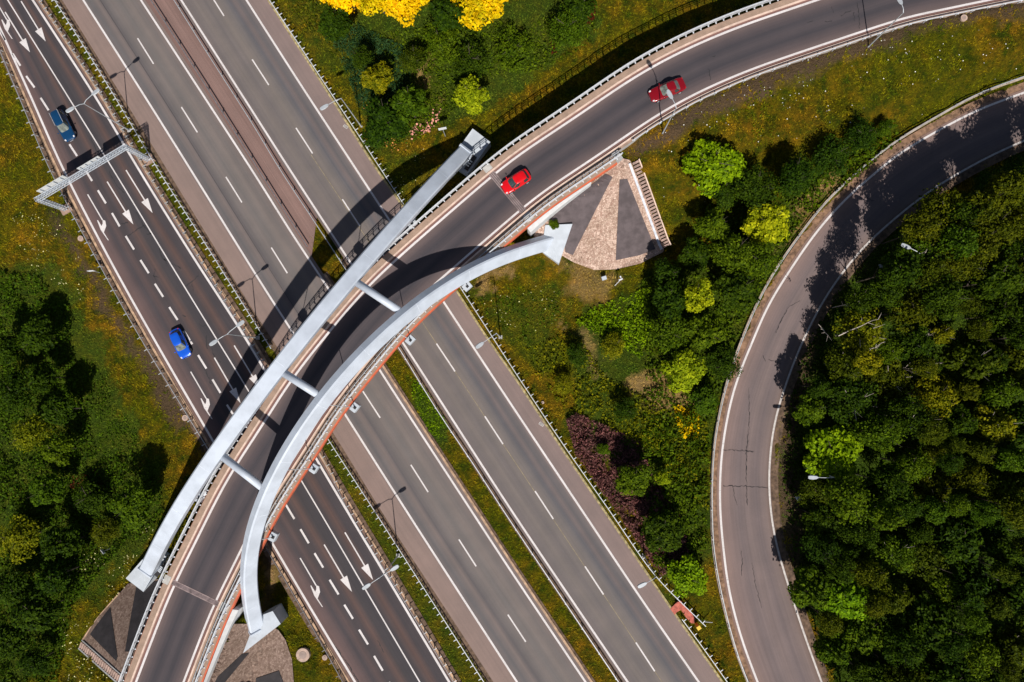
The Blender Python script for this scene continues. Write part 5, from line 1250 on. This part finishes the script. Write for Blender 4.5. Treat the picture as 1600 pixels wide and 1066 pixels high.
def tuftmat():
    m, nt, b = newmat('grass_blades')
    g = N(nt, 'ShaderNodeNewGeometry')
    big = noise(nt, 0.10, 4, 0.65, None, 0.40, 0.62); med = noise(nt, 0.55, 5, 0.7, None, 0.36, 0.64)
    c = mixc(nt, (0.20, 0.185, 0.002), (0.38, 0.20, 0.008), big); c = mixc(nt, (0.060, 0.090, 0.002), c, med)
    c = mixc(nt, c, mixc(nt, (0.45,)*3, (1.6, 1.55, 1.4), g.outputs['Random Per Island']), 1.0, 'MULTIPLY')
    def attr(n_): return N(nt, 'ShaderNodeAttribute', attribute_name=n_).outputs['Fac']
    c = mixc(nt, c, mixc(nt, (0.03, 0.065, 0.005), (0.10, 0.17, 0.012), g.outputs['Random Per Island']), attr('lush'))
    c = mixc(nt, c, (0.50, 0.30, 0.10), attr('dry'))
    nt.links.new(c, b.inputs['Base Color']); b.inputs['Roughness'].default_value = 0.9; b.inputs['Specular IOR Level'].default_value = .1
    return m
M_TUFT = tuftmat()
view = WP([(-40, -40), (1640, -40), (1640, 1106), (-40, 1106)])
px_, py_, g = scatter_pts(view, 9.0, 99)
c_bridge = pip(px_, py_, corridor(off(rn[js:jn], 1.0), off(rn[js:jn], -RW-1.5)))
sv = gsoil(px_, py_); keep = (~c_bridge) & (g.random(len(px_)) > sv*.8)
inv_ = pip(px_, py_, [tuple(v) for v in corridor(off(ll, -1.7), off(lr, 1.45))]) | pip(px_, py_, corridor(off(ae, -.6), off(a2, 1.2))) | pip(px_, py_, corridor(off(b1, -1.0), off(be, .3)))
keep &= ~inv_; px_, py_ = px_[keep], py_[keep]; n = len(px_)
hm = vn(px_, py_, .9, 5); z_ = T(px_, py_)
lsh, dr = glush(px_, py_), gdry(px_, py_)
V = []; A_l = []; A_d = []
C_ = np.stack([px_, py_, z_-.02], 1)
allV = []
for k_ in range(4):
    a_ = g.uniform(0, 6.283, n); ln = g.uniform(.10, .38, n)*(.5+hm); h_ = g.uniform(.05, .28, n)*(.4+hm); wd = g.uniform(.03, .08, n)
    d = np.stack([np.cos(a_)*ln, np.sin(a_)*ln, h_], 1); s_ = np.stack([-np.sin(a_)*wd, np.cos(a_)*wd, 0*wd], 1)
    allV.append(np.stack([C_-s_, C_+s_, C_+d], 1).reshape(-1, 3)); A_l.append(np.repeat(lsh, 3)); A_d.append(np.repeat(dr, 3))
allV = np.vstack(allV)
tag(meshobj('grass', allV, np.arange(len(allV)).reshape(-1, 3), M_TUFT, attrs={'lush': np.concatenate(A_l), 'dry': np.concatenate(A_d)}), 'rough olive and rust coloured grass on the verges', 'grass', kind='stuff')
def flowers(px_poly, dens, size, col, label, seed, name='flowers', hgt=.35):
    a_, b_, g = scatter_pts(WP(px_poly), dens, seed); k_ = g.random(len(a_)) < np.clip(vn(a_, b_, 2.0, seed)*2.4-.8, 0, 1); a_, b_ = a_[k_], b_[k_]
    if len(a_) == 0: return
    u, v = rnd_frames(len(a_), 1.5, g); s_ = size*g.uniform(.5, 1.2, len(a_))[:, None]
    V, F_ = quads(np.stack([a_, b_, T(a_, b_)+hgt], 1), u*s_, v*s_); tag(meshobj(name, V, F_, simple(col[0], col[1], .7, var=.15)), label, 'flowers', kind='stuff')
YW = ('petal_cream', (.85, .78, .36)); PK = ('petal_pink', (.80, .34, .25)); OR = ('petal_orange', (.72, .30, .06)); WH = ('petal_white', (.85, .83, .75))
flowers([(100, 880), (235, 815), (255, 850), (190, 930), (125, 1000), (180, 1066), (100, 1066)], 3.2, .06, YW, 'cream flowers in the grass left of the lower arch foot', 31)
flowers([(20, 330), (90, 340), (150, 440), (130, 470), (40, 420)], 1.8, .055, YW, 'cream flowers in the grass left of the three-lane road', 32)
flowers([(640, 205), (700, 150), (705, 165), (668, 215), (645, 222)], 14, .11, PK, 'pink flowers beside the dark trees above the arch foot', 33)
flowers([(560, 150), (580, 160), (610, 215), (640, 235), (610, 240), (575, 200)], 7, .08, OR, 'orange flowers in the upper verge', 34)
flowers([(990, 230), (1080, 210), (1200, 130), (1340, 100), (1500, 40), (1600, 30), (1600, 60), (1400, 110), (1100, 230)], .7, .045, WH, 'white flowers on the ramp bank', 35)
flowers([(1000, 100), (1600, 50), (1600, 110), (1400, 200), (1000, 420)], .5, .05, WH, 'scattered white flowers on the bank between ramp and loop road', 36)
flowers([(740, 470), (860, 440), (900, 520), (800, 520)], 1.0, .05, YW, 'small cream flowers in the rough grass below the bridge', 37)
flowers([(610, 200), (700, 240), (620, 320), (600, 260)], 1.5, .05, YW, 'small cream flowers between the guardrail and the upper arch', 38)
print('objects', len(bpy.data.objects), 'verts', sum(len(m.vertices) for m in bpy.data.meshes))
